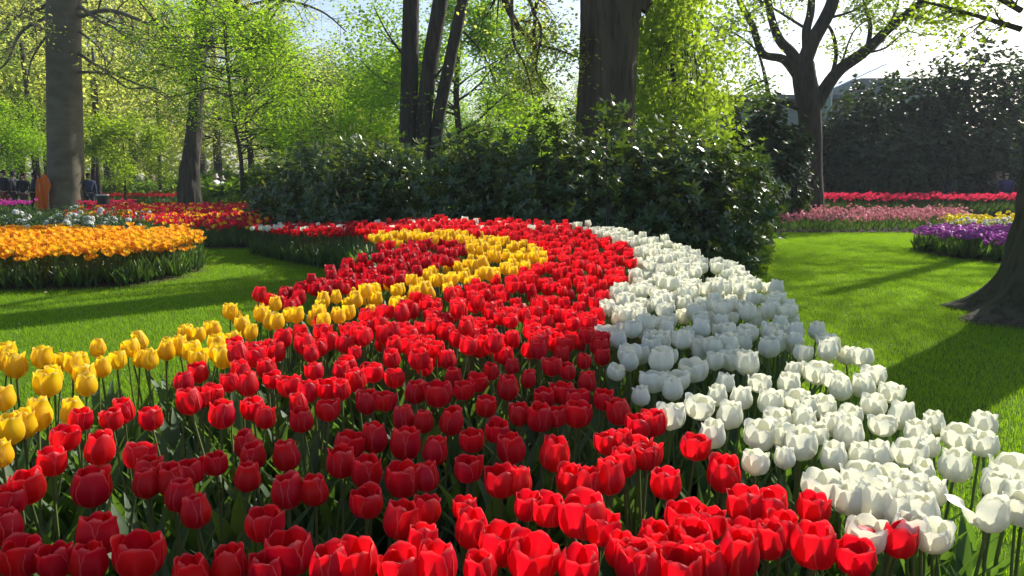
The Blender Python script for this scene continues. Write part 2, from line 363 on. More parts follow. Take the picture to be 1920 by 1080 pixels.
LEAFS = [[(.30, .055, .18, .3), (.34, .062, .3, 2.5), (.26, .045, .42, 4.4)], [(.33, .06, .12, 1.), (.3, .05, .35, 3.3), (.24, .04, .5, 5.2)],
         [(.36, .055, .2, .9), (.28, .06, .4, 2.9), (.3, .045, .15, 5.)], [(.31, .06, .25, 0.), (.33, .05, .16, 2.1), (.27, .05, .5, 4.)]]
PM, SM, LM = {}, [], []
for v in range(4):
    SM.append(stemmesh(v).mesh('stem', M['stem']))
    LM.append([Geo().add(*leafblade(L, W, ln, ph, 6, v*3+q, .55)).mesh('leaf', M['green']) for q, (L, W, ln, ph) in enumerate(LEAFS[v])])
for kind in SHAPE:
    for v in range(4):
        ms = []
        for V, Q, uv in petals_of(kind, v, 8, 9): ms.append(Geo().add(V+np.array([0, 0, STEM]), Q, uv).mesh('petal', M[kind]))
        PM[kind, v] = ms
def one_tulip(kind, v, nu, nv, leafseg=3, pm=0, headscale=1.):
    g = Geo()
    for V, Q, uv in petals_of(kind, v, nu, nv): g.add(V*headscale+np.array([0, 0, STEM]), Q, uv, 0)
    st = stemmesh(v, 2, 3); V, Q, uv, mm, rr = st.cat(); g.add(V, Q, uv, 1)
    for q, (L, W, ln, ph) in enumerate(LEAFS[v]): g.add(*leafblade(L, W, ln, ph, leafseg, v*3+q, .55), mat=2)
    return g
SINGLE = {(k, v): one_tulip(k, v, 4, 5) for k in SHAPE for v in range(4)}
SINGLEM = {k: SINGLE[k].mesh(k[0]+'_tulip', [M[k[0]], M['stem'], M['green']]) for k in SINGLE}
FAR = {(k, v): one_tulip(k, v, 2, 4, 2).tmpl() for k in SHAPE for v in range(4)}
# hand-measured heads (pixel x, pixel y, relative size)
HR = [(380,748,.95),(123,825,1),(97,870,1.05),(187,847,1.05),(152,790,1),(210,790,.95),(232,775,.9),(283,788,1),(52,918,1.1),(172,920,1.25),
(15,945,1),(8,995,1.15),(183,1010,1.1),(262,858,1.1),(280,885,1),(275,912,.95),(322,905,1.1),(338,935,1.1),(358,888,1),(368,965,1.1),(416,782,1),(465,725,1),
(475,770,1.05),(497,787,.95),(345,720,1),(372,702,.9),(398,742,.95),(405,873,.9),(462,838,1),(475,860,1),(464,900,.95),(540,927,1.1),(498,988,1.05),(537,860,.95),
(40,1050,1.2),(105,1058,1),(168,1060,1),(262,1048,1.2),(430,1068,1),(565,792,1.05),(615,772,.95),(545,727,1),(577,737,.95),(612,732,.9),(500,695,1),(512,715,.9),
(452,702,1),(440,650,.85),(475,657,.85),(505,652,.85),(565,647,.9),(600,655,.95),(665,664,.8),(667,717,1),(688,758,1),(723,755,.95),(779,739,1.05),(822,742,1.1),
(758,788,1),(794,795,.95),(846,795,1),(911,765,1),(952,732,1),(990,714,.9),(932,812,1),(973,781,1),(1012,788,1),(1042,784,.95),(1082,780,1.05),(1131,753,.9),
(1160,777,1),(1198,802,1),(1225,797,1),(702,827,1.05),(760,837,1.1),(815,851,1.05),(885,830,.85),(959,846,1.15),(1040,858,1.1),(1138,834,1),(1168,834,.9),(1195,850,1),
(1212,862,1),(656,838,1),(640,872,1.15),(688,890,1.1),(688,946,1.1),(755,904,1.15),(800,900,1),(878,883,.95),(938,908,1.15),(973,908,1),(1068,905,1),(1100,912,1),
(1142,900,1.15),(1170,872,1),(800,960,1),(793,1017,.95),(871,957,.85),(940,1027,1.1),(998,1055,1.2),(990,953,1),(1029,962,.95),(1128,995,1),(667,1060,1.15),
(618,1068,1.1),(751,1072,1.05),(818,1068,1.1),(1163,1038,1.1),(1190,1062,1.2),(1085,1070,1.1),(1226,1022,1),(540,1045,1.2),(500,1075,1),(1213,858,1),(1249,911,.95),(1357,895,1.1),
(1282,978,1.05),(1327,984,.95),(1398,954,1.1),(1440,954,1.1),(1298,1020,1.15),(1240,1030,1.1),(1402,1012,1.1),(1441,1020,1),(1384,1047,1.2),
(1604,1050,1.1),(1524,958,1.05),(1200,1070,1.1),(1278,1072,1.2),(1331,1062,1),(870,735,.95),(895,720,.9),(740,712,.9),(700,702,.85),(850,712,.9),(920,700,.9),(1055,740,1),(1020,750,1),(1100,720,.9),
(640,735,.9),(560,760,.9),(1065,700,.9),(1035,690,.9),(640,700,.85),(590,700,.85),(960,690,.85),(1095,680,.85),(1465,1000,.95),(900,1075,1),(360,1085,1),(590,925,.9),(430,720,.9)]
HY = [(90,722,1.05),(100,708,.95),(192,692,.95),(220,678,.85),(162,725,1),(158,706,.85),(262,643,.9),(280,677,1),(312,660,.95),(337,652,.95),
(360,662,.95),(372,630,.85),(403,620,.8),(418,675,.85),(22,808,1.2),(45,800,1.1),(72,782,1.05),(3,855,.9),(138,778,.95),(238,658,.8),(6,750,.95),(455,610,.85),(470,625,.85),(345,630,.8)]
HW = [(1532,701,1.05),(1559,712,.9),(1577,732,.95),(1620,728,.95),(1638,705,.95),(1671,738,.95),(1638,762,1),(1689,783,1),(1750,797,.95),(1844,799,.95),
(1797,822,.95),(1844,836,.85),(1706,852,1),(1649,858,.95),(1616,856,.85),(1592,819,1.1),(1563,860,1.05),(1500,836,1.1),(1791,878,1.2),(1730,889,.8),(1543,917,1.1),(1615,897,1),
(1640,945,1.15),(1669,905,1.05),(1702,927,1.1),(1746,927,1),(1726,966,1.1),(1746,1007,1),(1628,1007,1.1),(1868,915,1),(1901,890,1.1),(1424,819,1.05),
(1416,870,.9),(1257,783,1.05),(1335,819,1),(1367,783,1.1),(1310,766,1),(1225,717,1),(1261,734,.9),(1300,697,1.1),(1202,746,.75),(1359,721,.85),(1402,689,.95),(1424,721,.9),
(1488,697,.8),(1479,723,1),(1445,758,1),(1494,754,1),(1518,766,.95),(1543,766,.95),(1506,791,1),(1592,783,.9),(1471,862,.75),(1506,664,1),(1915,960,1),(1457,790,.9),(1470,820,.9),
(1720,815,.9),(1740,840,.9),(1655,800,.9),(1560,800,.9),(1530,815,.9),(1905,930,1),(1680,960,1),(1710,1000,.95),(1590,940,.95),(1390,750,.9),(1345,745,.9),(1270,715,.9),(1155,700,.8),(1180,680,.9),(1250,670,.95),(1340,680,.9)]
UNIQ = {   # (kind, px, py, size, label, lean_x, lean_y)
 ('yellow', 30, 690, 1.08): 'solitary yellow tulip standing tall at the far left against the lawn',
 ('yellow', 152, 680, .8): 'small yellow tulip on its own stem just behind the front yellow clump',
 ('red', 355, 757, 1.12): 'tall red tulip with bare pale stem standing above the left shaded reds',
 ('crimson', 537, 550, .95): 'upper of two dark red tulips standing out over the lawn',
 ('crimson', 553, 571, .9): 'lower of two dark red tulips standing out over the lawn',
 ('red', 1304, 842, 1.0): 'red tulip on a long stem right against the white tulips, closed cup',
 ('red', 751, 981, 1.15): 'sunlit red tulip leaning right, leftmost of the bright front row',
 ('red', 885, 999, 1.12): 'bright red tulip with an egg shaped cup near the bottom middle',
 ('red', 1093, 973, 1.42): 'largest sunlit red tulip, wide open double cup at bottom middle',
 ('red', 1526, 1030, 1.3): 'big bright red tulip beside the lowest white tulips',
 ('red', 1685, 1017, 1.05): 'red tulip with one petal peeled back in front of the white tulips',
 ('white', 1857, 968, 1.12): 'white tulip with petals splayed wide at the right edge',
 ('white', 1558, 652, 1.05): 'white tulip dropping a petal over the lawn edge',
 ('red', 1085, 752, .95): 'pink tinged ruffled tulip amid the shaded red ones'}
BEDPX = [(2250, 1150), (1990, 900), (1900, 850), (1790, 775), (1690, 700), (1590, 640), (1510, 595), (1460, 548), (1405, 512), (1330, 480), (1250, 457), (1150, 436), (1085, 424), (900, 420), (700, 421), (560, 423), (474, 425)]
BED = [at_head(*p)[:2] for p in BEDPX]
BED += [at_z(470, 478, 0)[:2], at_z(520, 490, 0)[:2], at_z(590, 503, 0)[:2], at_z(640, 512, 0)[:2]]
BED += [at_head(*p)[:2] for p in [(715, 478), (640, 500), (575, 527), (518, 548), (480, 575), (370, 605), (262, 632), (150, 665), (10, 668), (-150, 690), (-420, 760)]]
BED += [(-2.6, .75), (2.4, .75)]
soilbed('main_bed_soil', BED, lambda x, y: np.maximum(headz(x, y)-STEM-.1, .05))
whitepoly = [(1060, 421), (1110, 440), (1165, 455), (1198, 478), (1190, 515), (1135, 550), (1128, 620), (1132, 700), (1190, 750), (1240, 800), (1340, 850), (1500, 910), (1600, 1000), (1700, 1100), (2600, 1300), (2600, 400)]
yellowpoly = [(690, 441), (760, 435), (860, 438), (960, 448), (1010, 465), (1027, 488), (965, 518), (860, 542), (780, 562), (720, 584), (600, 610), (540, 626), (440, 662), (420, 695), (330, 735), (160, 790), (90, 840), (0, 880), (-600, 1100),
 (-600, 600), (262, 600), (480, 560), (555, 572), (600, 555), (690, 540), (765, 525), (800, 508), (860, 497), (888, 482), (860, 462), (740, 462), (692, 452)]
crimpoly = [(500, 560), (556, 585), (600, 556), (690, 541), (765, 526), (800, 509), (860, 498), (888, 482), (870, 462), (835, 455), (790, 448), (740, 462), (700, 462), (600, 500)]
TUL = []        # kind, head position, size, label
def put(kind, px, py, s, label=None):
    s *= {'yellow': 1.06, 'red': .94, 'white': .93}.get(kind, 1)*(1 if label else RN.uniform(.9, 1.12))
    c = at_head(px, py); TUL.append([kind, c, s*(1.04 if kind != 'white' else 1.08), label])
for k, L in (('red', HR), ('yellow', HY), ('white', HW)):
    for a in L: put(k, *a)
for (k, a, b, s), lab in UNIQ.items(): put(k, a, b, s, lab)
hand = np.array([t[1][:] for t in TUL])[:, :2]
A = np.array([p[:] for p in BED]); sx = .104
gx, gy = np.meshgrid(np.arange(A[:, 0].min(), A[:, 0].max(), sx), np.arange(.8, A[:, 1].max(), sx*.94))
gx = gx+(np.arange(gx.shape[0]) % 2)[:, None]*sx/2
gx = gx.ravel()+RN.uniform(-.034, .034, gx.size); gy = gy.ravel()+RN.uniform(-.034, .034, gy.size)
k_ = inpoly(gx, gy, BED) & (edgedist(gx, gy, BED) > .03); gx, gy = gx[k_], gy[k_]
gz = headz(gx, gy)+RN.normal(0, .028, gx.size)
gp, gq, gd = proj(np.stack([gx, gy, gz], 1))
leafpts = np.stack([gx, gy, gz], 1)[RN.random(len(gx)) < .75]
dh = np.min(np.hypot(gx[:, None]-hand[None, :, 0], gy[:, None]-hand[None, :, 1]), axis=1)
isw, isy, isc = inpoly(gp, gq, whitepoly), inpoly(gp, gq, yellowpoly), inpoly(gp, gq, crimpoly)
keep = (dh > .086) & ((gq < 690+15*np.sin(gp/90)) | (gq > 1130) | (gp < -40) | (gp > 1960))
keep &= RN.random(len(gx)) < np.where(isw, .84, .95)
# open foliage wall at the near side of the left horn: no heads right on its lip
for i in np.nonzero(keep)[0]:
    kind = 'white' if isw[i] else 'crimson' if isc[i] else 'yellow' if isy[i] else 'red'
    if gq[i] < 432 and RN.random() < (.75 if gp[i] < 530 else .12): kind = 'white'
    if isw[i] and RN.random() < .002: kind = 'red'
    TUL.append([kind, Vector((gx[i], gy[i], gz[i])), (.98 if kind != 'white' else 1.04)*RN.uniform(.86, 1.12), None])
# labels by part of the bed
def zone(kind, px, py):
    if kind == 'red':
        if py > 930 and px > 500: return ('bright red tulip in the sunlit patch along the bottom of the photo', 'sunlit red tulips at the front of the main bed')
        if px < 420 and py > 690: return ('red tulip among the front left rows beside the yellow ones', 'red tulips at the front left of the main bed')
        if py > 690: return ('dark looking red tulip in the tree shadow across the middle of the bed', 'shaded red tulips in the middle of the main bed')
        if px > 1130: return ('red tulip bordering the back of the white band', 'red tulips beside the white band')
        return ('red tulip in the sunny middle rows below the yellow band', 'sunny red tulips behind the tree shadow')
    if kind == 'yellow':
        if px < 440: return ('yellow tulip at the left front edge of the main bed beside the lawn', 'yellow tulips along the left lawn edge')
        if px < 760: return ('yellow tulip in the narrow strip between crimson and red tulips', 'yellow tulips in the narrow strip')
        return ('yellow tulip in the curved band near the back of the main bed', 'yellow tulips in the curved back band')
    if kind == 'white':
        if py > 690 and px > 1450: return ('sunlit white tulip in the front right rows along the lawn', 'sunlit white tulips at the front right')
        if py > 560: return ('white tulip in blueish tree shade right of the red tulips', 'shaded white tulips in the middle of the white band')
        if px < 900: return ('white tulip at the back left tip of the main bed', 'white tulips at the left tip of the bed')
        return ('white tulip in the back part of the white band before the shrubs', 'white tulips before the evergreen shrubs')
    return ('crimson tulip in the dark red strip beside the left lawn', 'crimson tulips beside the left lawn')
FARG = {k: [] for k in SHAPE}; cnt = {}
for t in TUL:
    px, py, d = proj(np.array(t[1])); t += [px[0], py[0], d[0]]
TUL.sort(key=lambda t: (not (-60 < t[4] < 1980 and t[5] < 1160), t[6]))
SPLAY = Geo().add(*[a if i else a+np.array([0, 0, STEM]) for i, a in enumerate(petal(2.9, .046, .08, .95, .8, 6, 8, 1, 5, .55))]).mesh('petal', M['white'])
SPLAYR = Geo().add(*[a if i else a+np.array([0, 0, STEM]) for i, a in enumerate(petal(2.9, .04, .082, .95, .55, 6, 8, 1, 8, .6))]).mesh('petal', M['red'])
def place_tulip(kind, c, s, label, px, py, dep, rowgroup=None):
    v = int(RN.integers(4)); lean = RN.normal(0, .07, 2); yaw = RN.uniform(0, 2*PI)
    if label and 'largest' in label: v = 3
    if label and 'egg' in label: v = 2
    if label and ('leaning right' in label): lean = (.0, .16)
    n = cnt.get(kind, 0)
    wpx = .085*s*F/dep
    R = Matrix.Rotation(lean[0], 4, 'X')@Matrix.Rotation(lean[1], 4, 'Y')@Matrix.Rotation(yaw, 4, 'Z')
    if label and ('splayed' in label or 'peeled' in label): R = Matrix.Rotation(.12, 4, 'Y')
    base = Vector(c)-R.to_3x3()@Vector((0, 0, (STEM+.035)*s))
    if n >= 300 or (not label and not (-40 < px < 1960 and py < 1130)):
        FARG[kind].append((base, R, s, v)); return
    cnt[kind] = n+1
    lab, grp = (label, rowgroup) if label else zone(kind, px, py)
    nm = kind+'_tulip'
    if label and 'pink' in label: nm = 'pink_tulip'
    mw = Matrix.Translation(base)@R@Matrix.Scale(s, 4)
    if wpx > 20 or (label and not rowgroup):
        e = empty(nm, (0, 0, 0), lab, 'tulip', grp); e.matrix_world = mw
        for q, me in enumerate(PM[kind, v]):
            if label and 'splayed' in label and q in (2, 3): continue
            if label and 'peeled' in label and q == 2: continue
            obj('petal', me, e)
        if label and 'splayed' in label: obj('petal', SPLAY, e)
        if label and 'peeled' in label: obj('petal', SPLAYR, e)
        obj('stem', SM[v], e)
        for me in LM[v]: obj('leaf', me, e)
    else:
        o = obj(nm, SINGLEM[kind, v]); tag(o, lab, 'tulip', grp); o.matrix_world = mw
ORD = 'first second third fourth fifth sixth seventh eighth ninth tenth eleventh twelfth thirteenth fourteenth fifteenth sixteenth seventeenth eighteenth nineteenth twentieth'.split()
ORD += ['twenty-'+o for o in ORD[:9]]+['thirtieth']+['thirty-'+o for o in ORD[:9]]
bands = [(1400, 1030), (1030, 985), (985, 940), (940, 900), (900, 865), (865, 832), (832, 800), (800, 772), (772, 745), (745, 718), (718, 694), (694, 670), (670, 648), (648, 628), (628, 610), (610, 594), (594, 580)]
for kd in SHAPE:
    row = 0
    for hi, lo in bands:
        R_ = [t for t in TUL if t[0] == kd and lo <= t[5] < hi and -30 < t[4] < 1950 and t[5] < 1125]
        if not R_: continue
        row += 1
        if kd == 'crimson': break
        for k, t in enumerate(sorted(R_, key=lambda t: t[4])):
            if t[3] is None and k < len(ORD):
                q, r = t[4], t[5]
                lit = 'sunlit' if (r > 930 and q > 560) or (kd == 'white' and q > 1480 and r > 690) or r < 620 or kd == 'yellow' else 'shaded'
                t[3] = '%s %s tulip, %s from left in the %s row of %ss' % (lit, kd, ORD[k], ORD[row-1], kd)
for t in TUL:
    if t[3] is not None and 'row of' in t[3]: t.append(zone(t[0], t[4], t[5])[1])
    else: t.append(None)
for t in TUL: place_tulip(*t)
for kind, L in FARG.items():
    if not L: continue
    g = Geo()
    for v in range(4):
        Lv = [a for a in L if a[3] == v]
        if Lv: g.inst(FAR[kind, v], [tuple(a[0]) for a in Lv], np.array([np.array(a[1].to_3x3()) for a in Lv]), np.array([a[2] for a in Lv]))
    tag(obj(kind+'_tulips', g.mesh(kind+'_tulips', [M[kind], M['stem'], M['green']])), 'far rows of %s tulips in the main bed' % kind, 'tulips', kind='stuff')
g = Geo(); TL = Geo()
for q, (L, W, ln, ph) in enumerate(LEAFS[0]+LEAFS[2][:2]): TL.add(*leafblade(L*1.05, W*.9, ln+.1, ph+q, 4, q+40, .6))
n = len(leafpts); g.inst(TL.tmpl(), leafpts-np.array([0, 0, STEM+.02]), rotz(RN.uniform(0, 6.28, n)), RN.uniform(.75, 1.15, n))
tag(obj('tulip_leaves', g.mesh('tulip_leaves', M['green'])), 'dense grey green tulip leaves filling the main bed', 'foliage', kind='stuff')
# ------------------------------------------------------------------ other flower beds
def star_head(R, H, n=6, nu=2, nv=3, flare=1.25, seed=1):       # open, pointed flower
    g = Geo()
    for k in range(n): g.add(*petal(k*2*PI/n+.3*math.sin(k+seed), R, H, flare, .5, nu, nv, 1 if k % 2 else .85, seed+k, .12*math.sin(k*2+seed)))
    return g
def ball_head(R, n=12, seed=1):
    rs = np.random.default_rng(seed); g = Geo()
    for k in range(n):
        a, b = rs.uniform(0, 6.28), rs.uniform(-.2, 1.3); c = np.array([math.cos(a)*math.cos(b), math.sin(a)*math.cos(b), math.sin(b)*.8])*R*.6
        t = (np.array([(-.5, 0, 0), (0, -.3, .15), (.5, 0, 0), (0, .5, .1)])*R*1.3, np.array([(0, 1, 2, 3)]), np.array([(0, .4), (1, .5), (0, .9), (-1, .5)]), np.zeros(1, int))
        g.inst(t, [c], frames(np.array([c+np.array([0, 0, .01])])), np.array([1.]))
    return g
def plant(head, h, leafL, leafW, nleaf, seed):
    g = Geo(); V, Q, uv, mm, rr = head.cat(); g.add(V+np.array([0, 0, h]), Q, uv, 0)
    tube(g, [(0, 0, -.02), (.01, .005, h*.5), (0, 0, h+.006)], [.0045, .004], 3, 1)
    for k in range(nleaf):
        g.add(*leafblade(leafL*(1-.12*k), leafW, .12+.13*k, k*2.2+seed, 3, seed+k, .5), mat=1)
    return g
def flowerbed(nm, poly, kinds, h, spacing, cap, hjit=.03, soil=True):
    """kinds: list of (weight, object name, material, [plant geo], label, group, category)"""
    if soil: soilbed(nm+'_soil', poly, lambda x, y: dip(y)*1.+.05, .3)
    A = np.array([p[:2] for p in poly])
    X, Y = np.meshgrid(np.arange(A[:, 0].min(), A[:, 0].max(), spacing), np.arange(A[:, 1].min(), A[:, 1].max(), spacing))
    X = X.ravel()+RN.uniform(-.42, .42, X.size)*spacing; Y = Y.ravel()+RN.uniform(-.42, .42, Y.size)*spacing
    k = inpoly(X, Y, poly) & (edgedist(X, Y, poly) > .08); X, Y = X[k], Y[k]
    Z = RN.normal(0, hjit, len(X)); P = np.stack([X, Y, Z+.03+dip(Y)], 1)
    W = np.array([q[0](X, Y) if callable(q[0]) else np.full(len(X), q[0]) for q in kinds]); W = W.cumsum(0)/W.sum(0)
    which = (RN.random(len(X))[None] > W).sum(0)
    px, py, dep = proj(P+np.array([0, 0, h])); vis = (px > -20) & (px < 1940)
    for ki, (wt, name, mats, geos, lab, grp, cat) in enumerate(kinds):
        idx = np.nonzero(which == ki)[0]; idx = idx[np.lexsort((dep[idx], ~vis[idx]))]
        mes = [gg.mesh(name, mats) for gg in geos]; Tm = [gg.tmpl() for gg in geos]
        for i in idx[:cap]:
            o = obj(name, mes[int(RN.integers(len(mes)))]); o.location = P[i]; s = RN.uniform(.85, 1.12)
            o.rotation_euler = (RN.normal(0, .08), RN.normal(0, .08), RN.uniform(0, 6.28)); o.scale = (s, s, s); tag(o, lab, cat, grp)
        rest = idx[cap:]
        if len(rest):
            g = Geo(); vv = RN.integers(len(Tm), size=len(rest))
            for q in range(len(Tm)):
                r = rest[vv == q]; g.inst(Tm[q], P[r], rotz(RN.uniform(0, 6.28, len(r)))@rotx(RN.normal(0, .08, len(r))), RN.uniform(.85, 1.12, len(r)))
            tag(obj(name+'s', g.mesh(name+'s', mats)), 'further '+grp, 'flowers', kind='stuff')
def gz0(*pts): return [at_z(a, b, 0)[:2] for a, b in pts]
mo = [M['orange'], M['green']]
flowerbed('orange_bed', [(-14, 9.3), (-9, 9.5)]+gz0((60, 548), (250, 541), (350, 523), (390, 508), (398, 492))+[(-5.0, 12.6), (-5.6, 13.4), (-8.5, 13.6), (-14, 13.2)],
  [(1, 'orange_tulip', mo, [plant(star_head(.046, .062, seed=s, nu=3, nv=4, flare=1.25+.1*s), .40+.02*s, .3, .045, 4, s) for s in range(3)], 'orange and yellow open tulip in the bed on the left lawn', 'orange tulips in the left bed', 'tulip')], .45, .088, 300)
fl = [plant(star_head(.042, .07, seed=s+9, flare=.95), .40, .32, .035, 4, s) for s in range(2)]
flowerbed('mixed_bed', gz0((262, 447), (300, 460), (380, 469), (500, 468))+[(-5.5, 18.5), (-6.5, 21), (-8.5, 25), (-11, 25), (-12.6, 23), (-10.6, 18)],
  [(.62, 'pointed_tulip', [M['flame'], M['green']], fl, 'pointed red tulip in the mixed red and yellow bed behind the left lawn', 'red tulips of the mixed bed', 'tulip'),
   (.16, 'amber_tulip', [M['orange'], M['green']], fl, 'amber tulip in the mixed red and yellow bed behind the left lawn', 'amber tulips of the mixed bed', 'tulip'),
   (.14, 'pink_tulip', [M['rose'], M['green']], fl, 'rose pink tulip in the mixed red and yellow bed behind the left lawn', 'rose tulips of the mixed bed', 'tulip'),
   (.08, 'golden_tulip', [M['yellow'], M['green']], fl, 'yellow tulip in the mixed red and yellow bed behind the left lawn', 'yellow tulips of the mixed bed', 'tulip')], .45, .13, 220)
cup = [plant(star_head(.05, .07, seed=s+3, nu=2, nv=3, flare=.9), .38, .3, .04, 3, s) for s in range(2)]
def farbed(nm, poly, matk, name, lab, grp, sp=.17, cap=150, h=.4, geos=None, hj=.03):
    flowerbed(nm, poly, [(1, name, [M[matk], M['green']], geos or cup, lab, grp, 'flower' if 'tulip' not in name else 'tulip')], h, sp, cap, hj)
farbed('magenta_bed', [(-22.5, 27.5), (-17.4, 26.8), (-17.2, 28.4), (-22.5, 28.6)], 'magenta', 'magenta_tulip', 'magenta tulip in front of the dark coated visitors', 'magenta tulips by the path', .14)
farbed('coral_bed', [(-15.6, 27.2), (-13.2, 27.0), (-13.4, 28.2), (-15.4, 28.4)], 'rose', 'coral_tulip', 'coral tulip in the patch right of the beech trunk', 'coral tulips by the bin', .15)
farbed('vermilion_bed', [(-20, 36.5), (-15.2, 36.5), (-15.2, 39), (-20, 39)], 'flame', 'vermilion_tulip', 'vermilion tulip in the distant bed beyond the bin', 'vermilion tulips beyond the bin', .22)
farbed('yellow_bed', [(-18.5, 40.5), (-14.2, 40.5), (-14, 44.5), (-18, 45)], 'yellow', 'golden_tulip', 'yellow tulip in the distant bed under the young trees', 'yellow tulips under the young trees', .22)
farbed('golden_bed', [(-16.2, 39), (-13.6, 39.5), (-13.5, 40.3), (-16.2, 40.2)], 'yellow', 'golden_daffodil', 'golden flower at the far edge of the blue bed', 'golden flowers by the plane tree', .2)
farbed('blue_bed', [(-14.2, 27.6), (-11.3, 27.2), (-11.2, 29.8), (-14.6, 31)], 'blue', 'grape_hyacinth', 'pale blue flower spike in the soft blue bed', 'blue flowers before the plane tree', .15, 150, .3,
  [plant(star_head(.02, .09, seed=3, nu=1, nv=3, flare=.6), .2, .26, .02, 5, 1)])
rb = [at_z(1400, 437, 0)[:2], at_z(1560, 438, 0)[:2], at_z(1710, 437, 0)[:2]]
pk = [plant(ball_head(.04, 10, s), .34, .2, .03, 3, s) for s in range(3)]
farbed('pink_bed', rb+[(11.6, 19.2), (13.0, 22), (14, 24), (9, 24.4), (6.5, 23.5), (5.2, 20)], 'pink', 'pink_flower', 'pink double flower in the low bed behind the right lawn', 'pink flowers behind the right lawn', .13, 300, .36, pk, .05)
farbed('rose_bed', [(8.0, 26.6), (20, 26.6), (20.5, 27.4), (21, 28.3), (8.5, 28.3)], 'rose', 'rose_tulip', 'rose red tulip in the long row before the dark hedge', 'rose red tulips before the dark hedge', .13, 300, .6, [plant(star_head(.055, .08, seed=s+3, nu=2, nv=3, flare=.9), .6, .45, .04, 3, s) for s in range(2)])
pu = [plant(ball_head(.05, 14, s+7), .36, .28, .05, 4, s) for s in range(3)]
farbed('purple_bed', gz0((1700, 462), (1706, 471), (1760, 483), (1850, 493), (1960, 500))+[(11, 14.6), (10.5, 15.6), (8.6, 15.6), (7.6, 15.2)], 'purple', 'purple_tulip', 'ruffled purple tulip in the bed at the right lawn', 'purple tulips right of the lawn', .1, 300, .4, pu, .03)
yl = [plant(ball_head(.05, 12, s+17), .42, .28, .04, 3, s) for s in range(2)]
farbed('pale_bed', [(9.3, 15.9), (12.5, 15.8), (12.5, 16.4), (9.2, 16.5)], 'white', 'cream_tulip', 'cream tulip between the purple and yellow rows', 'cream tulips right of the lawn', .12, 100, .42, yl)
farbed('lemon_bed', [(9.4, 16.7), (13.5, 16.6), (14, 18.4), (10.2, 18.6)], 'lemon', 'lemon_tulip', 'double yellow tulip behind the purple bed', 'double yellow tulips behind the purple bed', .12, 250, .45, yl)
# ------------------------------------------------------------------ leaves, branches, trees
LQ = (np.array([(0, 0, 0), (.34, .45, .10), (0, 1, -.06), (-.34, .45, .10)]), np.array([(0, 1, 2, 3)]), np.array([(0, 0), (1, .5), (0, 1), (-1, .5)], float), np.zeros(1, int))
LE = (np.array([(0, 0, 0), (.15, .3, .05), (.14, .7, .03), (0, 1, -.08), (-.15, .3, .05), (-.14, .7, .03), (0, .5, 0)]), np.array([(0, 1, 2, 6), (6, 2, 3, 5), (0, 6, 5, 4)]), np.array([(0, 0), (1, .3), (1, .7), (0, 1), (-1, .3), (-1, .7), (0, .5)], float), np.zeros(3, int))
def leaves(P, size, flat=.5, T=LQ, hang=0.):
    k = len(P); N = RN.normal(size=(k, 3)); N[:, 2] = np.abs(N[:, 2])*(1-flat)+flat*2.2
    Rm = frames(N)
    if hang: Rm = Rm@rotx(-hang*np.ones(k))
    g = Geo(); g.inst(T, P, Rm, size*RN.uniform(.6, 1.25, k)); return g
class Grow:
    def __init__(s): s.g = Geo(); s.tips = []
    def sub(s, p, d, L, r, lvl, kids, up, spread, jit=.16):
        n = 5 if lvl else 4; pts = [np.array(p, float)]; dd = np.array(d, float); dd /= np.linalg.norm(dd)
        for i in range(n):
            dd = dd+RN.normal(0, jit, 3)+np.array([0, 0, up*.12]); dd /= np.linalg.norm(dd); pts.append(pts[-1]+dd*L/n)
        tube(s.g, pts, [r, r*.45 if lvl else r*.3], 6 if r > .06 else 4 if r > .02 else 3)
        if lvl == 0:
            s.tips.append(np.array(pts[1:])); return
        for k in range(kids[0]):
            t = RN.uniform(.25, 1.)*n; i = min(int(t), n-1); q = pts[i]+(pts[i+1]-pts[i])*(t-i)
            dl = pts[i+1]-pts[i]; dl /= np.linalg.norm(dl); rv = RN.normal(size=3); rv -= rv@dl*dl; rv /= np.linalg.norm(rv)+1e-9
            s.sub(q, dl*(1-spread*.5)+rv*spread+np.array([0, 0, up*.2]), L*RN.uniform(.4, .7)*(1.15-.4*t/n), r*.5*(1.1-.4*t/n), lvl-1, kids[1:] or kids, up, spread, jit)
        s.sub(pts[-1], dd, L*.45, r*.42, lvl-1, kids[1:] or kids, up, spread, jit)
    def limb(s, pts, r0, r1, lvl, n, kids, up, spread, Lf=.5, start=.3, n_pts=None):
        P = smooth_path(pts, n_pts or len(pts)*5); tube(s.g, P, [r0, r1], 8)
        tot = np.linalg.norm(np.diff(P, axis=0), axis=1).sum()
        for k in range(n):
            t = RN.uniform(start, 1); i = int(t*(len(P)-2)); dl = P[i+1]-P[i]; dl /= np.linalg.norm(dl)
            rv = RN.normal(size=3); rv -= rv@dl*dl; rv /= np.linalg.norm(rv)
            s.sub(P[i], dl*.5+rv*spread+np.array([0, 0, up*.3]), tot*Lf*RN.uniform(.5, 1)*(1.1-.5*t), (r0+(r1-r0)*t)*.45, lvl, kids, up, spread)
    def leafpts(s, per, scat):
        T = np.concatenate(s.tips); P = np.repeat(T, per, axis=0); return P+RN.normal(0, scat, P.shape)
def tree_from(name, base, trunkgeo, grow, leafgeo, bark, leafmat, label, cat='tree', group=None):
    e = empty(name, base, label, cat, group); off = np.array(base, float)
    for nm, gg, mt in (('trunk', trunkgeo, bark), ('branches', grow.g if grow else None, bark), ('crown', leafgeo, leafmat)):
        if gg is None or not gg.V: continue
        for i in range(len(gg.V)): gg.V[i] = gg.V[i]-off
        obj(nm, gg.mesh(nm, mt), e)
    return e
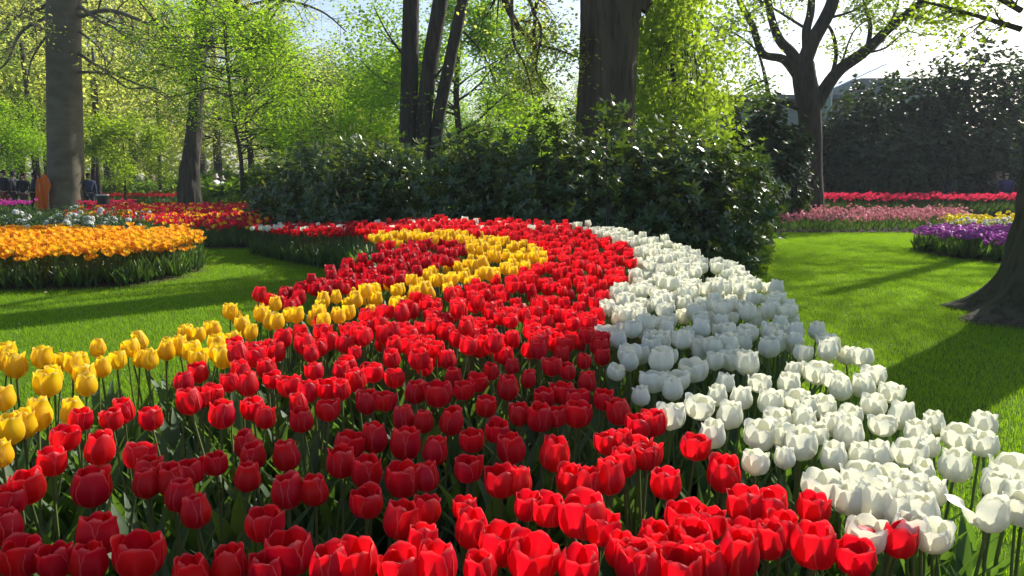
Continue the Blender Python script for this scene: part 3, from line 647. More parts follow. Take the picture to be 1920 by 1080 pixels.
def rough(fr, amp, n=9, seed=0, ph=0):
    def f(t, a): return 1+amp*(np.sin(n*a+3*np.sin(7*t+seed)+seed)*.5+np.sin(2.3*n*a+9*t+5*np.sin(3*t))*.3+np.sin(fr*t+3*a+seed)*.4+.5*np.sin(31*t+17*a+seed)*np.sin(57*t-5*a))
    return f
# --- left beech trunk
B = at_z(124, 395, 0); b0 = np.array((B.x, B.y, 0))
px2m = lambda Y: Y/F
tg = Geo(); tube(tg, smooth_path([(B.x, B.y, -.4), at_y(124, 376, B.y), at_y(124, 330, B.y), at_y(121, 200, B.y), at_y(119, 60, B.y), at_y(121, -60, B.y), at_y(126, -250, B.y), at_y(135, -480, B.y)], 60),
     [.9, .74, .66, .63, .61, .6, .56, .52, .5], 40, ridge=rough(9, .025, 4, 1))
G = Grow(); Yb = B.y
for pts, r in ([[(150, 12), (190, 40), (230, 60), (270, 86)], .09], [[(148, 100), (185, 125), (240, 150), (300, 175), (330, 200)], .07], [[(95, 5), (60, 25), (58, 42), (85, 55)], .08],
  [[(150, 30), (210, 20), (300, 50), (380, 45)], .1], [[(148, 135), (200, 138), (240, 165), (290, 165), (325, 190)], .06], [[(92, 30), (40, 60), (10, 120), (-40, 150)], .08], [[(92, 60), (60, 110), (50, 160)], .05],
  [[(150, -60), (250, -60), (360, -20), (450, 20)], .14], [[(95, -60), (0, -80), (-90, -30)], .14], [[(150, 60), (190, 95), (200, 140)], .05]):
    dy = RN.uniform(-2.5, 1.); P = [at_y(a, b, Yb+dy*i/3) for i, (a, b) in enumerate(pts)]
    G.limb(P, r, r*.3, 1, 10, (4,), -.1, .7, .4, .2)
for k in range(5):
    a = RN.uniform(0, 6.28); z = RN.uniform(11, 14); G.sub((B.x, B.y, z), (math.cos(a), math.sin(a), .5), RN.uniform(4, 6), .16, 2, (6, 4), .2, .6)
tree_from('beech_tree', tuple(b0), tg, G, leaves(G.leafpts(1, .22), .11), M['bark_beech'], M['olive'], 'smooth grey beech trunk at the left with sun on its right side', 'tree')
# --- triple-stemmed tree
Y3 = 19.; tg = Geo(); bx = at_y(795, 300, Y3).x
for pts, r in ([[(765, 420), (765, 270), (768, 120), (771, 0), (775, -150), (770, -300)], (.225, .21, .19, .16)], [[(790, 420), (793, 250), (806, 120), (826, 0), (850, -150), (880, -300)], (.2, .19, .18, .15)],
   [[(812, 400), (820, 240), (845, 110), (868, 0), (900, -140), (950, -300)], (.16, .145, .135, .12)]):
    tube(tg, smooth_path([at_y(a, b, Y3+i*.0) for i, (a, b) in enumerate(pts)], 40), list(r), 20, ridge=rough(9, .03, 5, pts[0][0]))
G = Grow()
for k in range(10):
    z = RN.uniform(7.5, 11); a = RN.uniform(0, 6.28); x = bx+RN.uniform(-.3, 1.); G.sub((x, Y3, z), (math.cos(a), math.sin(a), .6), RN.uniform(2.5, 4), .09, 2, (5, 4), .2, .6)
for pts in ([(760, 110), (725, 60), (700, 10)], [(835, 120), (790, 180), (760, 220)], [(870, 60), (905, 100), (935, 170)]):
    G.limb([at_y(a, b, Y3-.1*i) for i, (a, b) in enumerate(pts)], .03, .01, 0, 8, (2,), 0, .7, .5)
tree_from('triple_stem_tree', (bx, Y3, 0), tg, G, leaves(G.leafpts(3, .25), .1), M['bark_dark'], M['mid'], 'dark tree with three stems rising together from the shrubs', 'tree')
# --- big trunk
Yt = 14.; tg = Geo(); tube(tg, smooth_path([at_y(1128, 480, Yt), at_y(1132, 300, Yt), at_y(1136, 200, Yt), at_y(1142, 80, Yt), at_y(1146, 0, Yt), at_y(1150, -140, Yt), at_y(1150, -400, Yt)], 90),
     [.64, .56, .515, .50, .515, .54, .5, .46], 110, ridge=rough(3, .022, 23, 2))
b = at_y(1128, 480, Yt); G = Grow()
for pts, r in ([[(1100, -260), (1020, -160), (945, -40), (965, 40), (995, 75), (1010, 100)], .1], [[(1000, -130), (1010, -40), (1002, 40), (1004, 90)], .05], [[(1060, -200), (985, -60), (1000, 20), (1015, 60), (1005, 130), (1030, 170)], .04],
   [[(1195, 15), (1240, -60), (1320, -120)], .2], [[(960, -60), (962, 70), (985, 125), (1000, 185)], .035], [[(1000, 82), (1050, 95), (1090, 110)], .03]):
    dy = RN.uniform(-1.5, 1.); G.limb([at_y(a, b_, Yt+dy*i/4) for i, (a, b_) in enumerate(pts)], r, r*.3, 1, 13, (4,), -.25, .65, .28, .25)
for k in range(9):
    a = RN.uniform(0, 6.28); z = RN.uniform(9, 12.5); G.sub((b.x+.1, Yt, z), (math.cos(a), math.sin(a), .5), RN.uniform(3, 5.5), .15, 2, (6, 4), .15, .6)
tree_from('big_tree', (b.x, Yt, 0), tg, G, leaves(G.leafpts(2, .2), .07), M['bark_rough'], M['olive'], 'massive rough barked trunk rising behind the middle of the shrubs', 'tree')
# --- linden with hanging sprays, right of the big trunk
Yl = 15.5; G = Grow(); bl = at_y(1255, 400, Yl)
for k in range(70):
    x = RN.uniform(1205, 1325); y0 = RN.uniform(-160, 150)+max(0, (x-1280))*.9; L = RN.uniform(.8, 1.6)
    p = np.array(at_y(x, y0, Yl+RN.uniform(-1.2, 1.8))); G.sub(p, (RN.normal(0, .3), RN.normal(0, .3), -.8), L, .012, 1, (5,), -.5, .6)
tg = Geo(); tube(tg, smooth_path([(bl.x, Yl, -.1), (bl.x+.05, Yl, 2), at_y(1262, 120, Yl), at_y(1275, -60, Yl), at_y(1280, -200, Yl)], 24), [.09, .07, .05, .03], 8)
for k in range(14):
    x = RN.uniform(1210, 1330); tube(G.g, smooth_path([at_y(1262+k, RN.uniform(-120, 120), Yl), at_y((x+1262)/2, RN.uniform(-100, 60), Yl+.3), at_y(x, RN.uniform(-60, 180), Yl+.6)], 8), [.03, .01], 4)
tree_from('linden_tree', (bl.x, Yl, 0), tg, G, leaves(G.leafpts(7, .13), .115, .2, hang=.5), M['bark_dark'], M['lime2'], 'bright leafed linden hanging sprays right of the massive trunk')
# --- forked tree on the right
Yf = 25.; tg = Geo(); bf = at_z(1520, 410, 0); Yf = bf.y
P_ = lambda L, dy=0.: [at_y(a, b_, Yf+dy*i/len(L)) for i, (a, b_) in enumerate(L)]
for L, r in ([[(1522, 412), (1520, 340), (1520, 260), (1517, 200), (1508, 150), (1505, 118)], (.42, .36, .36, .38, .34)], [[(1506, 125), (1522, 80), (1545, 40), (1562, 0), (1580, -80)], (.25, .22, .2, .16)],
   [[(1502, 130), (1485, 100), (1462, 75), (1448, 40), (1440, 0), (1430, -70)], (.2, .15, .12, .09)], [[(1522, 215), (1545, 170), (1575, 130), (1620, 98), (1660, 60), (1705, 22), (1760, -20)], (.24, .2, .17, .13, .1)],
   [[(1500, 150), (1470, 112), (1430, 100), (1412, 50), (1390, 10), (1370, -40)], (.16, .12, .1, .07)], [[(1505, 205), (1470, 192), (1444, 183), (1436, 150), (1427, 115), (1412, 70), (1398, 20)], (.11, .09, .08, .06, .04, .025, .01)],
   [[(1515, 110), (1512, 60), (1520, 20), (1525, -60)], (.17, .13, .1)], [[(1625, 95), (1632, 50), (1622, 10), (1615, -40)], (.08, .06, .05)], [[(1560, 140), (1568, 100), (1560, 60), (1545, 40)], (.07, .06, .04)]):
    tube(tg, smooth_path(P_(L), 30), list(r), 14, ridge=rough(9, .04, 4, r[0]*50))
G = Grow()
for L, r in ([[(1505, 50), (1440, 10), (1380, -20)], .05], [[(1430, 105), (1390, 70), (1350, 50)], .04], [[(1412, 60), (1370, 55), (1340, 60)], .03], [[(1700, 25), (1760, 40), (1800, 20)], .05], [[(1660, 60), (1680, 20), (1690, -20)], .05],
   [[(1575, 130), (1600, 60), (1640, 30)], .04], [[(1435, 150), (1400, 165), (1360, 195)], .04], [[(1550, 35), (1600, 20), (1650, -10)], .05], [[(1440, 10), (1410, -10), (1390, -40)], .04], [[(1620, 100), (1660, 90), (1700, 60), (1740, 70)], .04], [[(1525, 0), (1490, -20), (1470, -60)], .05], [[(1700, 20), (1760, -10), (1830, 20)], .05]):
    G.limb(P_(L, RN.uniform(-2, 2)), r, r*.3, 1, 12, (4,), -.05, .7, .45, .1)
tree_from('forked_tree', (bf.x, Yf, 0), tg, G, leaves(G.leafpts(2, .2), .13), M['bark_dark'], M['lime2'], 'wide forked dark tree before the sky on the right, few fresh leaves')
# --- right edge trunk with spreading roots (its shadow crosses the main bed)
Yr = 7.7; XR = 5.58; tg = Geo()
hs = np.concatenate([np.linspace(-.05, 1.2, 26), np.linspace(1.3, 12, 50)]); na = 90; aa = np.linspace(0, 2*PI, na, endpoint=False); V = []
for z in hs:
    core = .47-.04*sstep(.5, 2.5, z)-.008*z
    fl_ = np.exp(-max(z, 0)/.16); fl2 = np.exp(-max(z, 0)/.55)
    lobes = (np.clip(np.cos(aa-PI*1.06), 0, 1)**14*.5+np.clip(np.cos(aa-PI*1.30), 0, 1)**14*.42+np.clip(np.cos(aa-PI*1.62), 0, 1)**12*.5+np.clip(np.cos(aa-PI*.75), 0, 1)**12*.5+np.clip(np.cos(aa-.4), 0, 1)**12*.5)
    rr = core+.11*fl2+.06*fl_+lobes*(fl_*.85+fl2*.28)+.012*np.sin(13*aa+z*3)+.008*np.sin(29*aa-z*6)+.01*np.sin(5*aa+z*11)
    V.append(np.stack([XR-.04-.02*z+rr*np.cos(aa)+.05, Yr+rr*np.sin(aa), np.full(na, z)], -1))
V = np.array(V).reshape(-1, 3); i = np.arange(len(hs)-1)[:, None]*na; j = np.arange(na)[None]; j2 = (j+1) % na
tg.add(V, np.stack([i+j, i+j2, i+na+j2, i+na+j], -1).reshape(-1, 4))
G = Grow()
for L, r in ([[(1915, 55), (1850, 35), (1780, 15), (1720, 0)], .03], [[(1915, 20), (1860, -10), (1800, -40), (1740, -30)], .03]):
    G.limb([at_y(a, b_, Yr+.2*i) for i, (a, b_) in enumerate(L)], r, r*.3, 1, 12, (3,), -.2, .6, .4, .1)
for k in range(12):
    a = RN.uniform(0, 6.28); z = RN.uniform(8.6, 11.5); G.sub((XR-.2, Yr, z), (math.cos(a), math.sin(a), .5), RN.uniform(2.4, 4.2), .14, 2, (5, 4), .2, .6)
tree_from('edge_tree', (XR, Yr, 0), tg, G, leaves(G.leafpts(2, .12), .06), M['bark_moss'], M['lime2'], 'dark mossy trunk with spreading roots at the right edge of the lawn')
# --- young bright tree
Yy = 19.5; G = Grow(); by = at_z(456, 404, 0); Yy = by.y; tg = Geo()
tube(tg, smooth_path([(by.x, Yy, -.05), at_y(452, 300, Yy), at_y(438, 220, Yy), at_y(426, 120, Yy), at_y(418, 30, Yy)], 30), [.085, .07, .055, .03], 8)
for k in range(64):
    y0 = RN.uniform(35, 300); t = (y0-35)/265; hw = 60+115*math.sin(min(1, t*1.15+.1)*PI*.62); x0 = 420+32*t; s_ = RN.choice([-1, 1], p=[.42, .58]) if y0 < 235 else 1; a0 = RN.uniform(-1.2, 1.2)
    p = at_y(x0, y0, Yy); L = hw/F*Yy*RN.uniform(.6, 1.05)
    G.sub(tuple(p), (s_*math.cos(a0), math.sin(a0), .25), L, .022, 1, (9,), -.12, .5)
tree_from('young_tree', (by.x, Yy, 0), tg, G, leaves(G.leafpts(7, .15), .12, .75), M['bark_dark'], M['lime'], 'young tree with layered lime green leaves left of the shrubs')
# --- plane tree with gnarled trunk
Bp = at_z(356, 388, 0); Yp = Bp.y; tg = Geo()
tube(tg, smooth_path([(Bp.x, Yp, -.4), at_y(355, 340, Yp), at_y(359, 290, Yp), at_y(366, 220, Yp), at_y(372, 120, Yp), at_y(380, 20, Yp), at_y(385, -120, Yp)], 70), [.56, .44, .35, .31, .28, .25, .2], 36, ridge=rough(50, .1, 5, 4))
G = Grow()
for L, r in ([[(372, 140), (345, 90), (300, 50), (260, 0)], .12], [[(378, 60), (430, 20), (470, -30)], .16], [[(374, 110), (420, 60), (500, 20), (560, -20)], .12], [[(368, 190), (330, 130), (290, 120)], .1], [[(380, 30), (350, -30), (330, -90)], .14], [[(395, 80), (440, 40), (440, -40)], .14], [[(430, 20), (520, 0), (600, 20), (650, 60)], .08], [[(500, 150), (560, 145), (620, 160), (640, 190)], .05]):
    G.limb(P2 := [at_y(a, b_, Yp+RN.uniform(-1, 1)) for a, b_ in L], r, r*.3, 1, 13, (5,), 0, .7, .42, .2)
for k in range(3):
    a = RN.uniform(0, 6.28); G.sub(tuple(at_y(382, RN.uniform(-120, 0), Yp)), (math.cos(a), math.sin(a), .6), RN.uniform(3, 5), .12, 2, (6, 4), .2, .6)
tree_from('plane_tree', (Bp.x, Yp, 0), tg, G, leaves(G.leafpts(2, .3), .12), M['bark_dark'], M['olive'], 'plane tree with a gnarled lumpy trunk behind the young lime tree')
# --- generic background trees: three kinds of crown, shared meshes
def generic(h, r, lvls, per, size, low=.25, scat=.35, seedn=1, spread=.7, nl=14):
    tg = Geo(); top = h*.75; tube(tg, smooth_path([(0, 0, -.4), (.1, 0, h*.2), (-.1, .1, h*.5), (.1, 0, top)], 20), [r*1.3, r, r*.8, r*.35], 10, ridge=rough(9, .05, 4, seedn))
    G = Grow()
    for k in range(nl):
        z = h*RN.uniform(low, .75); a = k*2.4+RN.uniform(-.4, .4); f = math.sin(min(1, (z/h-low)/(1-low)+.3)*PI)*.8+.35
        G.sub((0, 0, z), (math.cos(a), math.sin(a), .35), h*.34*f*RN.uniform(.8, 1.15), r*.35, 2, (6, 4), .15, spread)
    return tg, G, leaves(G.leafpts(per, scat), size)
KIND = {}
def kindmesh(key, mat, bark, **k):
    tg, G, lf = generic(**k); KIND[key] = (tg.mesh('trunk', bark), G.g.mesh('branches', bark), lf.mesh('crown', mat))
kindmesh('tall', M['olive'], M['bark_dark'], h=17, r=.28, lvls=2, per=7, size=.2, low=.27, scat=.42)
kindmesh('tall2', M['mid'], M['bark_dark'], h=15, r=.3, lvls=2, per=9, size=.21, low=.14, scat=.42, seedn=3)
kindmesh('lime', M['lime'], M['bark_dark'], h=9, r=.14, lvls=2, per=12, size=.145, low=.16, scat=.3, seedn=5)
kindmesh('small', M['lime2'], M['bark_dark'], h=4.6, r=.05, lvls=2, per=6, size=.12, low=.22, scat=.17, seedn=7, spread=.5)
def bgtree(px, Y, key, s, label, group, name='background_tree', sz=1.):
    e = empty(name, (at_y(px, 326, Y).x, Y, 0), label, 'tree', group, RN.uniform(0, 6.28)); e.scale = (s, s, s*sz)
    for nm, me in zip(('trunk', 'branches', 'crown'), KIND[key]): obj(nm, me, e)
    return e
bgtree(232, 36, 'small', .95, 'small pale green conical sapling between beech and plane trees', None, 'sapling', 1.0)
LT = 'trees of the wood behind the garden'
for px, Y, key, s, sz in [(-60, 46, 'tall', 1., 1), (40, 52, 'tall', 1.05, 1), (205, 60, 'tall', 1.1, 1), (90, 64, 'tall', 1.2, 1), (410, 60, 'tall', 1.05, 1), (520, 66, 'tall', .78, 1), (-160, 58, 'tall', 1.2, 1), (250, 74, 'tall', 1.3, 1), (380, 80, 'tall', 1.2, 1), (20, 80, 'tall', 1.3, 1), (470, 44, 'tall', .62, 1), (1010, 62, 'tall', .62, 1), (1080, 70, 'tall', .7, 1), (960, 62, 'tall', .5, 1)]:
    bgtree(px, Y, key, s, 'tall thinly leafed olive green tree in the wood beyond the path', LT)
LT = 'dense green trees in the middle distance'
for px, Y, key, s in [(590, 48, 'tall2', .62), (660, 52, 'tall2', .7), (730, 47, 'tall2', .66), (560, 70, 'tall2', .8), (700, 68, 'tall2', .85), (-110, 40, 'tall2', .7), (1180, 60, 'tall2', .7)]:
    bgtree(px, Y, key, s, 'dense mid green tree beyond the shrubs in the middle distance', LT)
bgtree(862, 27, 'lime', .92, 'sunlit bright green tree right behind the three stems', None, 'bright_tree', 1)
bgtree(935, 31, 'lime', .58, 'lower bright green tree filling the gap right of the three stems', None, 'bright_tree', 1)
bgtree(700, 30, 'lime', .62, 'bright green tree left of the three stems', None, 'bright_tree', 1)
bgtree(1215, 24, 'lime', .7, 'green tree behind the hanging linden sprays', None, 'bright_tree', 1)
bgtree(-14, 35, 'lime', .6, 'low green tree above the visitors at the left edge', None, 'bright_tree', 1)
for X_, Y_, sd in [(15.5, 20.5, 1), (20., 15.5, 2)]:
    tg = Geo(); tube(tg, smooth_path([(X_, Y_, -.1), (X_+.1, Y_, 3), (X_, Y_+.1, 7), (X_, Y_, 11)], 20), [.3, .24, .2, .1], 10, ridge=rough(9, .05, 4, sd)); G = Grow()
    for k in range(15): a = k*2.4; G.sub((X_, Y_, RN.uniform(7.4, 10.5)), (math.cos(a), math.sin(a), .3), RN.uniform(3, 4.6), .05, 2, (6, 5), .1, .65)
    tree_from('lawn_tree', (X_, Y_, 0), tg, G, leaves(G.leafpts(4, .25), .12), M['bark_dark'], M['lime2'], ['sparse young leafed tree whose branches reach in at the top right', 'sparse tree off to the right of the lawn', 'sparse tree right of the root spreading trunk'][sd-1])
# small dark trunks beyond the path
for k, (px, Y, r, ln) in enumerate([(72, 40, .22, -.1), (170, 42, .15, .2), (183, 44, .17, 0), (205, 46, .12, .05), (300, 46, .14, 0), (40, 44, .2, .08)]):
    g = Geo(); x = at_y(px, 326, Y).x; tube(g, smooth_path([(x, Y, -.3), (x+ln, Y, 2), (x+ln*2.5+.1, Y, 5), (x+ln*3, Y, 8)], 14), [r, r*.8, r*.7, r*.4], 8, ridge=rough(5, .05, 4, k))
    e = empty('woodland_tree', (x, Y, 0), 'slim dark tree trunk in the wood beyond the path', 'tree', 'slim woodland trunks'); g.V = [v-np.array([x, Y, 0]) for v in g.V]; obj('trunk', g.mesh('trunk', M['bark_dark']), e)
    P = np.array([0, 0, 6])+RN.normal(0, 1, (900, 3))*np.array([1.4, 1.4, 1.2]); obj('crown', leaves(P, .26).mesh('crown', M['olive']), e)
# distant wood closing the horizon (reads as one mass)
n = 42000; X = RN.uniform(-120, 30, n); Yd = 92+RN.uniform(0, 14, n)+4*np.sin(X/5); top = 8.5+2.2*np.sin(X/6)+1.6*np.sin(X/2.3+1)-4*sstep(-10, 10, X); P = np.stack([X, Yd, top*RN.random(n)**.8], 1)
tag(obj('distant_wood', leaves(P, .7, .3).mesh('distant_wood', M['olive'])), 'distant wood closing the horizon behind the garden', 'wood', kind='stuff')
# ------------------------------------------------------------------ evergreen shrubs
def rosette(n=7, L=.12, T=LE):
    g = Geo()
    for k in range(n):
        a = k*2.4; el = .25+.5*((k*37) % 10)/10
        Rm = rotz([a])@rotx([el]); g.inst(T, [(0, 0, 0)], Rm, np.array([L*(.8+.4*((k*13) % 7)/7)]))
    return g.tmpl()
ROS = rosette(); LEAFME = Geo().add(LE[0]*.13, LE[1], LE[2]).mesh('leaf', M['rhodo'])
def shrub(name, lobes, dens, mat, label, cat='shrub', ros=ROS, scale=1.0, leafparts=150, buds=0, blooms=None, group=None, stems=True, shoots=130):
    """lobes: ellipsoids (x,y,z,rx,ry,rz) whose upper shells carry rosettes of leaves"""
    base = np.array([np.mean([l[0] for l in lobes]), np.mean([l[1] for l in lobes]), 0]); e = empty(name, tuple(base), label, cat, group)
    g = Geo(); PP, NN = [], []
    for (x, y, z, rx, ry, rz) in lobes:
        n = int(dens*(rx*rz+rx*ry+ry*rz)*4); D = RN.normal(size=(n, 3)); D /= np.linalg.norm(D, axis=1, keepdims=True)
        bumps = 1+.13*np.sin(D[:, 0]*7+x*3)*np.sin(D[:, 2]*8+y)+.09*np.sin(D[:, 1]*15+D[:, 0]*11+z)
        rad = RN.uniform(.4, 1.16, n)**.75*bumps; P = np.array([x, y, z])+D*rad[:, None]*np.array([rx, ry, rz]); N = D*np.array([1, 1, .8])+np.array([0, -.1, .55])
        k = (P[:, 2] > .04); PP.append(P[k]); NN.append(N[k]+RN.normal(0, .35, N[k].shape))
    P, N = np.concatenate(PP), np.concatenate(NN)
    if shoots:
        up = np.nonzero(P[:, 2] > np.percentile(P[:, 2], 55))[0]; pick = RN.choice(up, shoots); hh = RN.uniform(.1, .42, shoots)*scale
        SP, SN = np.concatenate([P[pick]+np.array([0, 0, 1])*(hh*q)[:, None]+RN.normal(0, .03, (shoots, 3)) for q in (.1, .5, 1.)]), RN.normal(0, .35, (shoots*3, 3))+np.array([0, 0, 1.2])
        sg_ = Geo(); sg_.inst(ros, SP-base, frames(SN), scale*RN.uniform(.6, 1., len(SP))); o = obj('new_shoots', sg_.mesh('new_shoots', M['dark'] if mat == M['dark'] else M['shoot'] if mat == M['rhodo'] else mat), e); o['kind'] = 'stuff'
    P -= base
    fr = frames(N); g.inst(ros, P, fr, scale*RN.uniform(.75, 1.2, len(P)))
    o = obj('foliage', g.mesh('foliage', mat), e); o['kind'] = 'stuff'
    if leafparts:
        W = P+base; kk = np.argsort(np.linalg.norm(W-np.array([0, 0, 1.4]), axis=1))[:leafparts*3]; kk = RN.choice(kk, leafparts, replace=False)
        for i in kk:
            l = obj('leaf', LEAFME, e); Rm = Matrix(frames(N[i:i+1]+RN.normal(0, .3, (1, 3)))[0].tolist()).to_4x4(); l.matrix_local = Matrix.Translation(Vector(P[i]*1.0))@Rm@Matrix.Rotation(.4, 4, 'X')@Matrix.Scale(float(RN.uniform(.8, 1.25)), 4)
    if stems:
        sg = Geo()
        for k in range(26):
            l = lobes[int(RN.integers(len(lobes)))]; d = RN.normal(size=3); d[2] = abs(d[2])+.5; d /= np.linalg.norm(d)
            end = np.array(l[:3])+d*np.array(l[3:])*.85-base; st = np.array([end[0]*.5+RN.normal(0, .1), end[1]*.5, 0]); tube(sg, smooth_path([st, (st+end)/2+RN.normal(0, .08, 3), end], 7), [.02, .008], 4)
        obj('stems', sg.mesh('stems', M['bark_dark']), e)
    topk = np.argsort(-P[:, 2]-.25*RN.random(len(P)))
    if buds:
        bt = Geo(); bt.add(*petal(0, .02, .11, .3, 3.1, 5, 4, 1, 3)); me = bt.mesh('bud', M['bud'])
        cand = topk[:int(len(P)*.5)]; cand = cand[np.argsort(P[cand, 1])[:int(len(cand)*.6)]]; cand = RN.choice(cand, buds, replace=False)
        for i in cand:
            b = obj('bud', me, e); b.location = P[i]+np.array([0, -.05, .1]); b.rotation_euler = (RN.normal(0, .25), RN.normal(0, .25), 0); s = RN.uniform(.7, 1.2); b.scale = (s, s, s)
    if blooms:
        bm, nb, bs = blooms; bme = ball_head(bs, 22, 5).mesh('bloom', bm)
        for i in RN.choice(topk[:int(len(P)*.6)], nb, replace=False):
            b = obj('bloom', bme, e); b.location = P[i]*1.02; b.rotation_euler = (RN.normal(0, .3), RN.normal(0, .3), RN.uniform(0, 6)); s = RN.uniform(.6, 1.2); b.scale = (s, s, s)
    return e
def lob(px, pyt, Y, wpx, ry, z0=0.):
    top = at_y(px, pyt, Y).z; x = at_y(px, 326, Y).x; rx = wpx/F*Y; zc = top*.42+z0; return (x, Y, zc, rx, ry, top-zc)
GRP = None
shrub('rhododendron', [lob(522, 300, 18., 52, .9), lob(585, 282, 17., 66, 1.), lob(640, 272, 16., 60, 1.)], 95, M['rhodo'], 'evergreen rhododendron with pale candle buds at the left end of the shrub row', buds=90, scale=1.0, leafparts=100)
shrub('rhododendron', [lob(700, 266, 15., 75, 1.), lob(760, 280, 14.6, 70, .9), lob(690, 330, 14.4, 80, .7)], 105, M['rhodo'], 'rhododendron with cream buds below the three stemmed tree', buds=70)
shrub('rhododendron', [lob(860, 273, 13.6, 85, 1.), lob(930, 260, 13.3, 75, 1.), lob(880, 340, 12.8, 90, .7)], 80, M['rhodo'], 'dense dark rhododendron in the middle of the shrub row right of the three stems', buds=30)
shrub('laurel_shrub', [lob(1030, 250, 12.2, 80, 1.), lob(1100, 256, 12., 70, 1.), lob(1050, 330, 11.5, 90, .7)], 80, M['rhodo'], 'dark glossy laurel shrub directly below the massive trunk', buds=12)
shrub('laurel_shrub', [lob(1190, 240, 11.8, 75, 1.), lob(1260, 250, 11.6, 75, 1.), lob(1210, 330, 11.1, 100, .7)], 80, M['rhodo'], 'tall glossy laurel shrub under the hanging linden sprays', buds=4)
shrub('laurel_shrub', [lob(1325, 285, 11.6, 72, .9), lob(1352, 345, 11.4, 46, .8), lob(1290, 390, 11.0, 90, .6), lob(1372, 430, 11.4, 40, .6)], 80, M['rhodo'], 'laurel shrub at the right end of the row, leafy twigs reaching the lawn', leafparts=300)
shrub('fresh_shrub', [lob(1340, 258, 11.9, 55, .7), lob(1398, 285, 11.6, 36, .6), lob(1425, 335, 11.4, 24, .5)], 70, M['rhodolit'], 'sunlit fresh green shrub showing behind the right end of the laurel', leafparts=0)
# protruding twigs of the right shrub
g = Geo(); tw = empty('laurel_sprays', tuple(at_z(1385, 500, 0)), 'loose leafy laurel sprays leaning out over the lawn edge', 'shrub')
B0 = np.array(tw.location); sg = Geo()
for (px, py, Y) in [(1465, 355, 9.6), (1440, 300, 10), (1410, 470, 9.2), (1400, 495, 9.), (1445, 400, 9.4), (1420, 440, 9.3), (1375, 490, 9.0), (1150, 215, 11), (1135, 205, 11.), (1430, 330, 9.8)]:
    end = np.array(at_y(px, py, Y)); st = np.array(at_y(1360 if px > 1200 else 1140, 430, 10.2)); st[2] = .1
    P = smooth_path([st, (st+end)/2+np.array([0, 0, .25]), end], 16); tube(sg, P-B0, [.014, .005], 4)
    Q = np.concatenate([P[6:]+RN.normal(0, .09, P[6:].shape) for _ in range(3)]); g.inst(ROS, Q-B0, frames(RN.normal(0, .6, Q.shape)+np.array([.3, -.2, .8])), RN.uniform(.7, 1.15, len(Q)))
obj('stems', sg.mesh('stems', M['bark_dark']), tw); o = obj('foliage', g.mesh('foliage', M['rhodo']), tw); o['kind'] = 'stuff'
# white-flowering azaleas at the left
small = rosette(6, .075)
for k, (px, Y, wp, tp, nb) in enumerate([(-20, 17.5, 90, 392, 14), (70, 17.2, 75, 388, 26), (150, 17.5, 70, 387, 26), (225, 18.2, 60, 388, 12), (110, 20.5, 100, 378, 10), (300, 26, 60, 378, 14), (410, 27, 60, 374, 12), (215, 16.4, 45, 400, 6)]):
    shrub('azalea', [lob(px, tp+8, Y, wp, .8), lob(px+wp*.5, tp+13, Y-.3, wp*.6, .6)], 75 if Y < 22 else 50, M['rhodo'], ['low azalea with white blooms at the left photo edge', 'low white flowering azalea left of the beech foot', 'low white flowering azalea below the beech trunk', 'low azalea with few white blooms right of the beech foot', 'azalea right behind the white ones at the foot of the beech', 'far low azalea dotted white before the plane tree', 'far low azalea below the young lime tree', 'dark low shrub between azaleas and the mixed tulip bed'][k], ros=small, leafparts=0, blooms=(M['whitebloom'], int(nb*1.5), .075), stems=False, shoots=0)
# low green hedges and shrubs further back
for k, (px, Y, wp, tp, mt) in enumerate([(240, 47, 110, 346, 'mid'), (150, 50, 60, 345, 'mid'), (385, 40, 28, 345, 'lime'), (440, 33, 45, 352, 'mid'), (500, 28, 50, 335, 'mid'), (300, 60, 120, 338, 'mid'), (420, 46, 60, 330, 'mid'), (560, 40, 120, 310, 'mid'), (700, 42, 120, 300, 'mid'), (880, 44, 140, 290, 'mid'), (1010, 40, 120, 285, 'mid')]):
    shrub('low_shrub', [lob(px, tp, Y, wp, 1.2)], 30, M[mt], ['long low green hedge beyond the yellow bed', 'low green shrub beyond the bin', 'round bright green shrub right of the plane trunk', 'low green shrub at the foot of the young lime tree', 'green shrub tucked at the left end of the rhododendrons', 'distant low green hedge beyond the path', 'green shrub behind the two pale clad visitors', 'green undergrowth left of the three stems far behind', 'green undergrowth behind the three stems', 'green undergrowth between three stems and massive trunk', 'green undergrowth behind the massive trunk'][k], ros=rosette(6, .2, LQ), leafparts=0, stems=False)
# dark evergreen hedge and hollies at the right
dr = rosette(7, .17, LQ)
for k, (L, lab) in enumerate([([lob(1580, 205, 33, 42, 1.5), lob(1610, 165, 34, 70, 2), lob(1640, 250, 32, 90, 2)], 'dark evergreen holly right of the forked tree'), ([lob(1710, 130, 34, 90, 2), lob(1720, 240, 32, 100, 2)], 'tall dark evergreen holly in the middle of the right hedge'),
   ([lob(1810, 90, 34, 100, 2.2), lob(1830, 230, 32, 110, 2)], 'tallest dark evergreen rising at the right'), ([lob(1930, 105, 35, 90, 2.2), lob(1960, 240, 33, 120, 2)], 'dark evergreen behind the trunk at the right edge'), ([lob(1550, 265, 35, 60, 1.6), lob(1470, 262, 35, 70, 1.6), lob(1400, 262, 34, 60, 1.6)], 'low dark evergreen hedge behind the forked trunk'),
   ([lob(1500, 320, 31.5, 120, 1.), lob(1660, 320, 31.5, 120, 1.), lob(1820, 320, 31.2, 130, 1.)], 'clipped dark hedge foot along the right path')]):
    shrub('dark_evergreen', L, 34, M['dark'], lab, 'evergreen', ros=dr, leafparts=0, shoots=200)
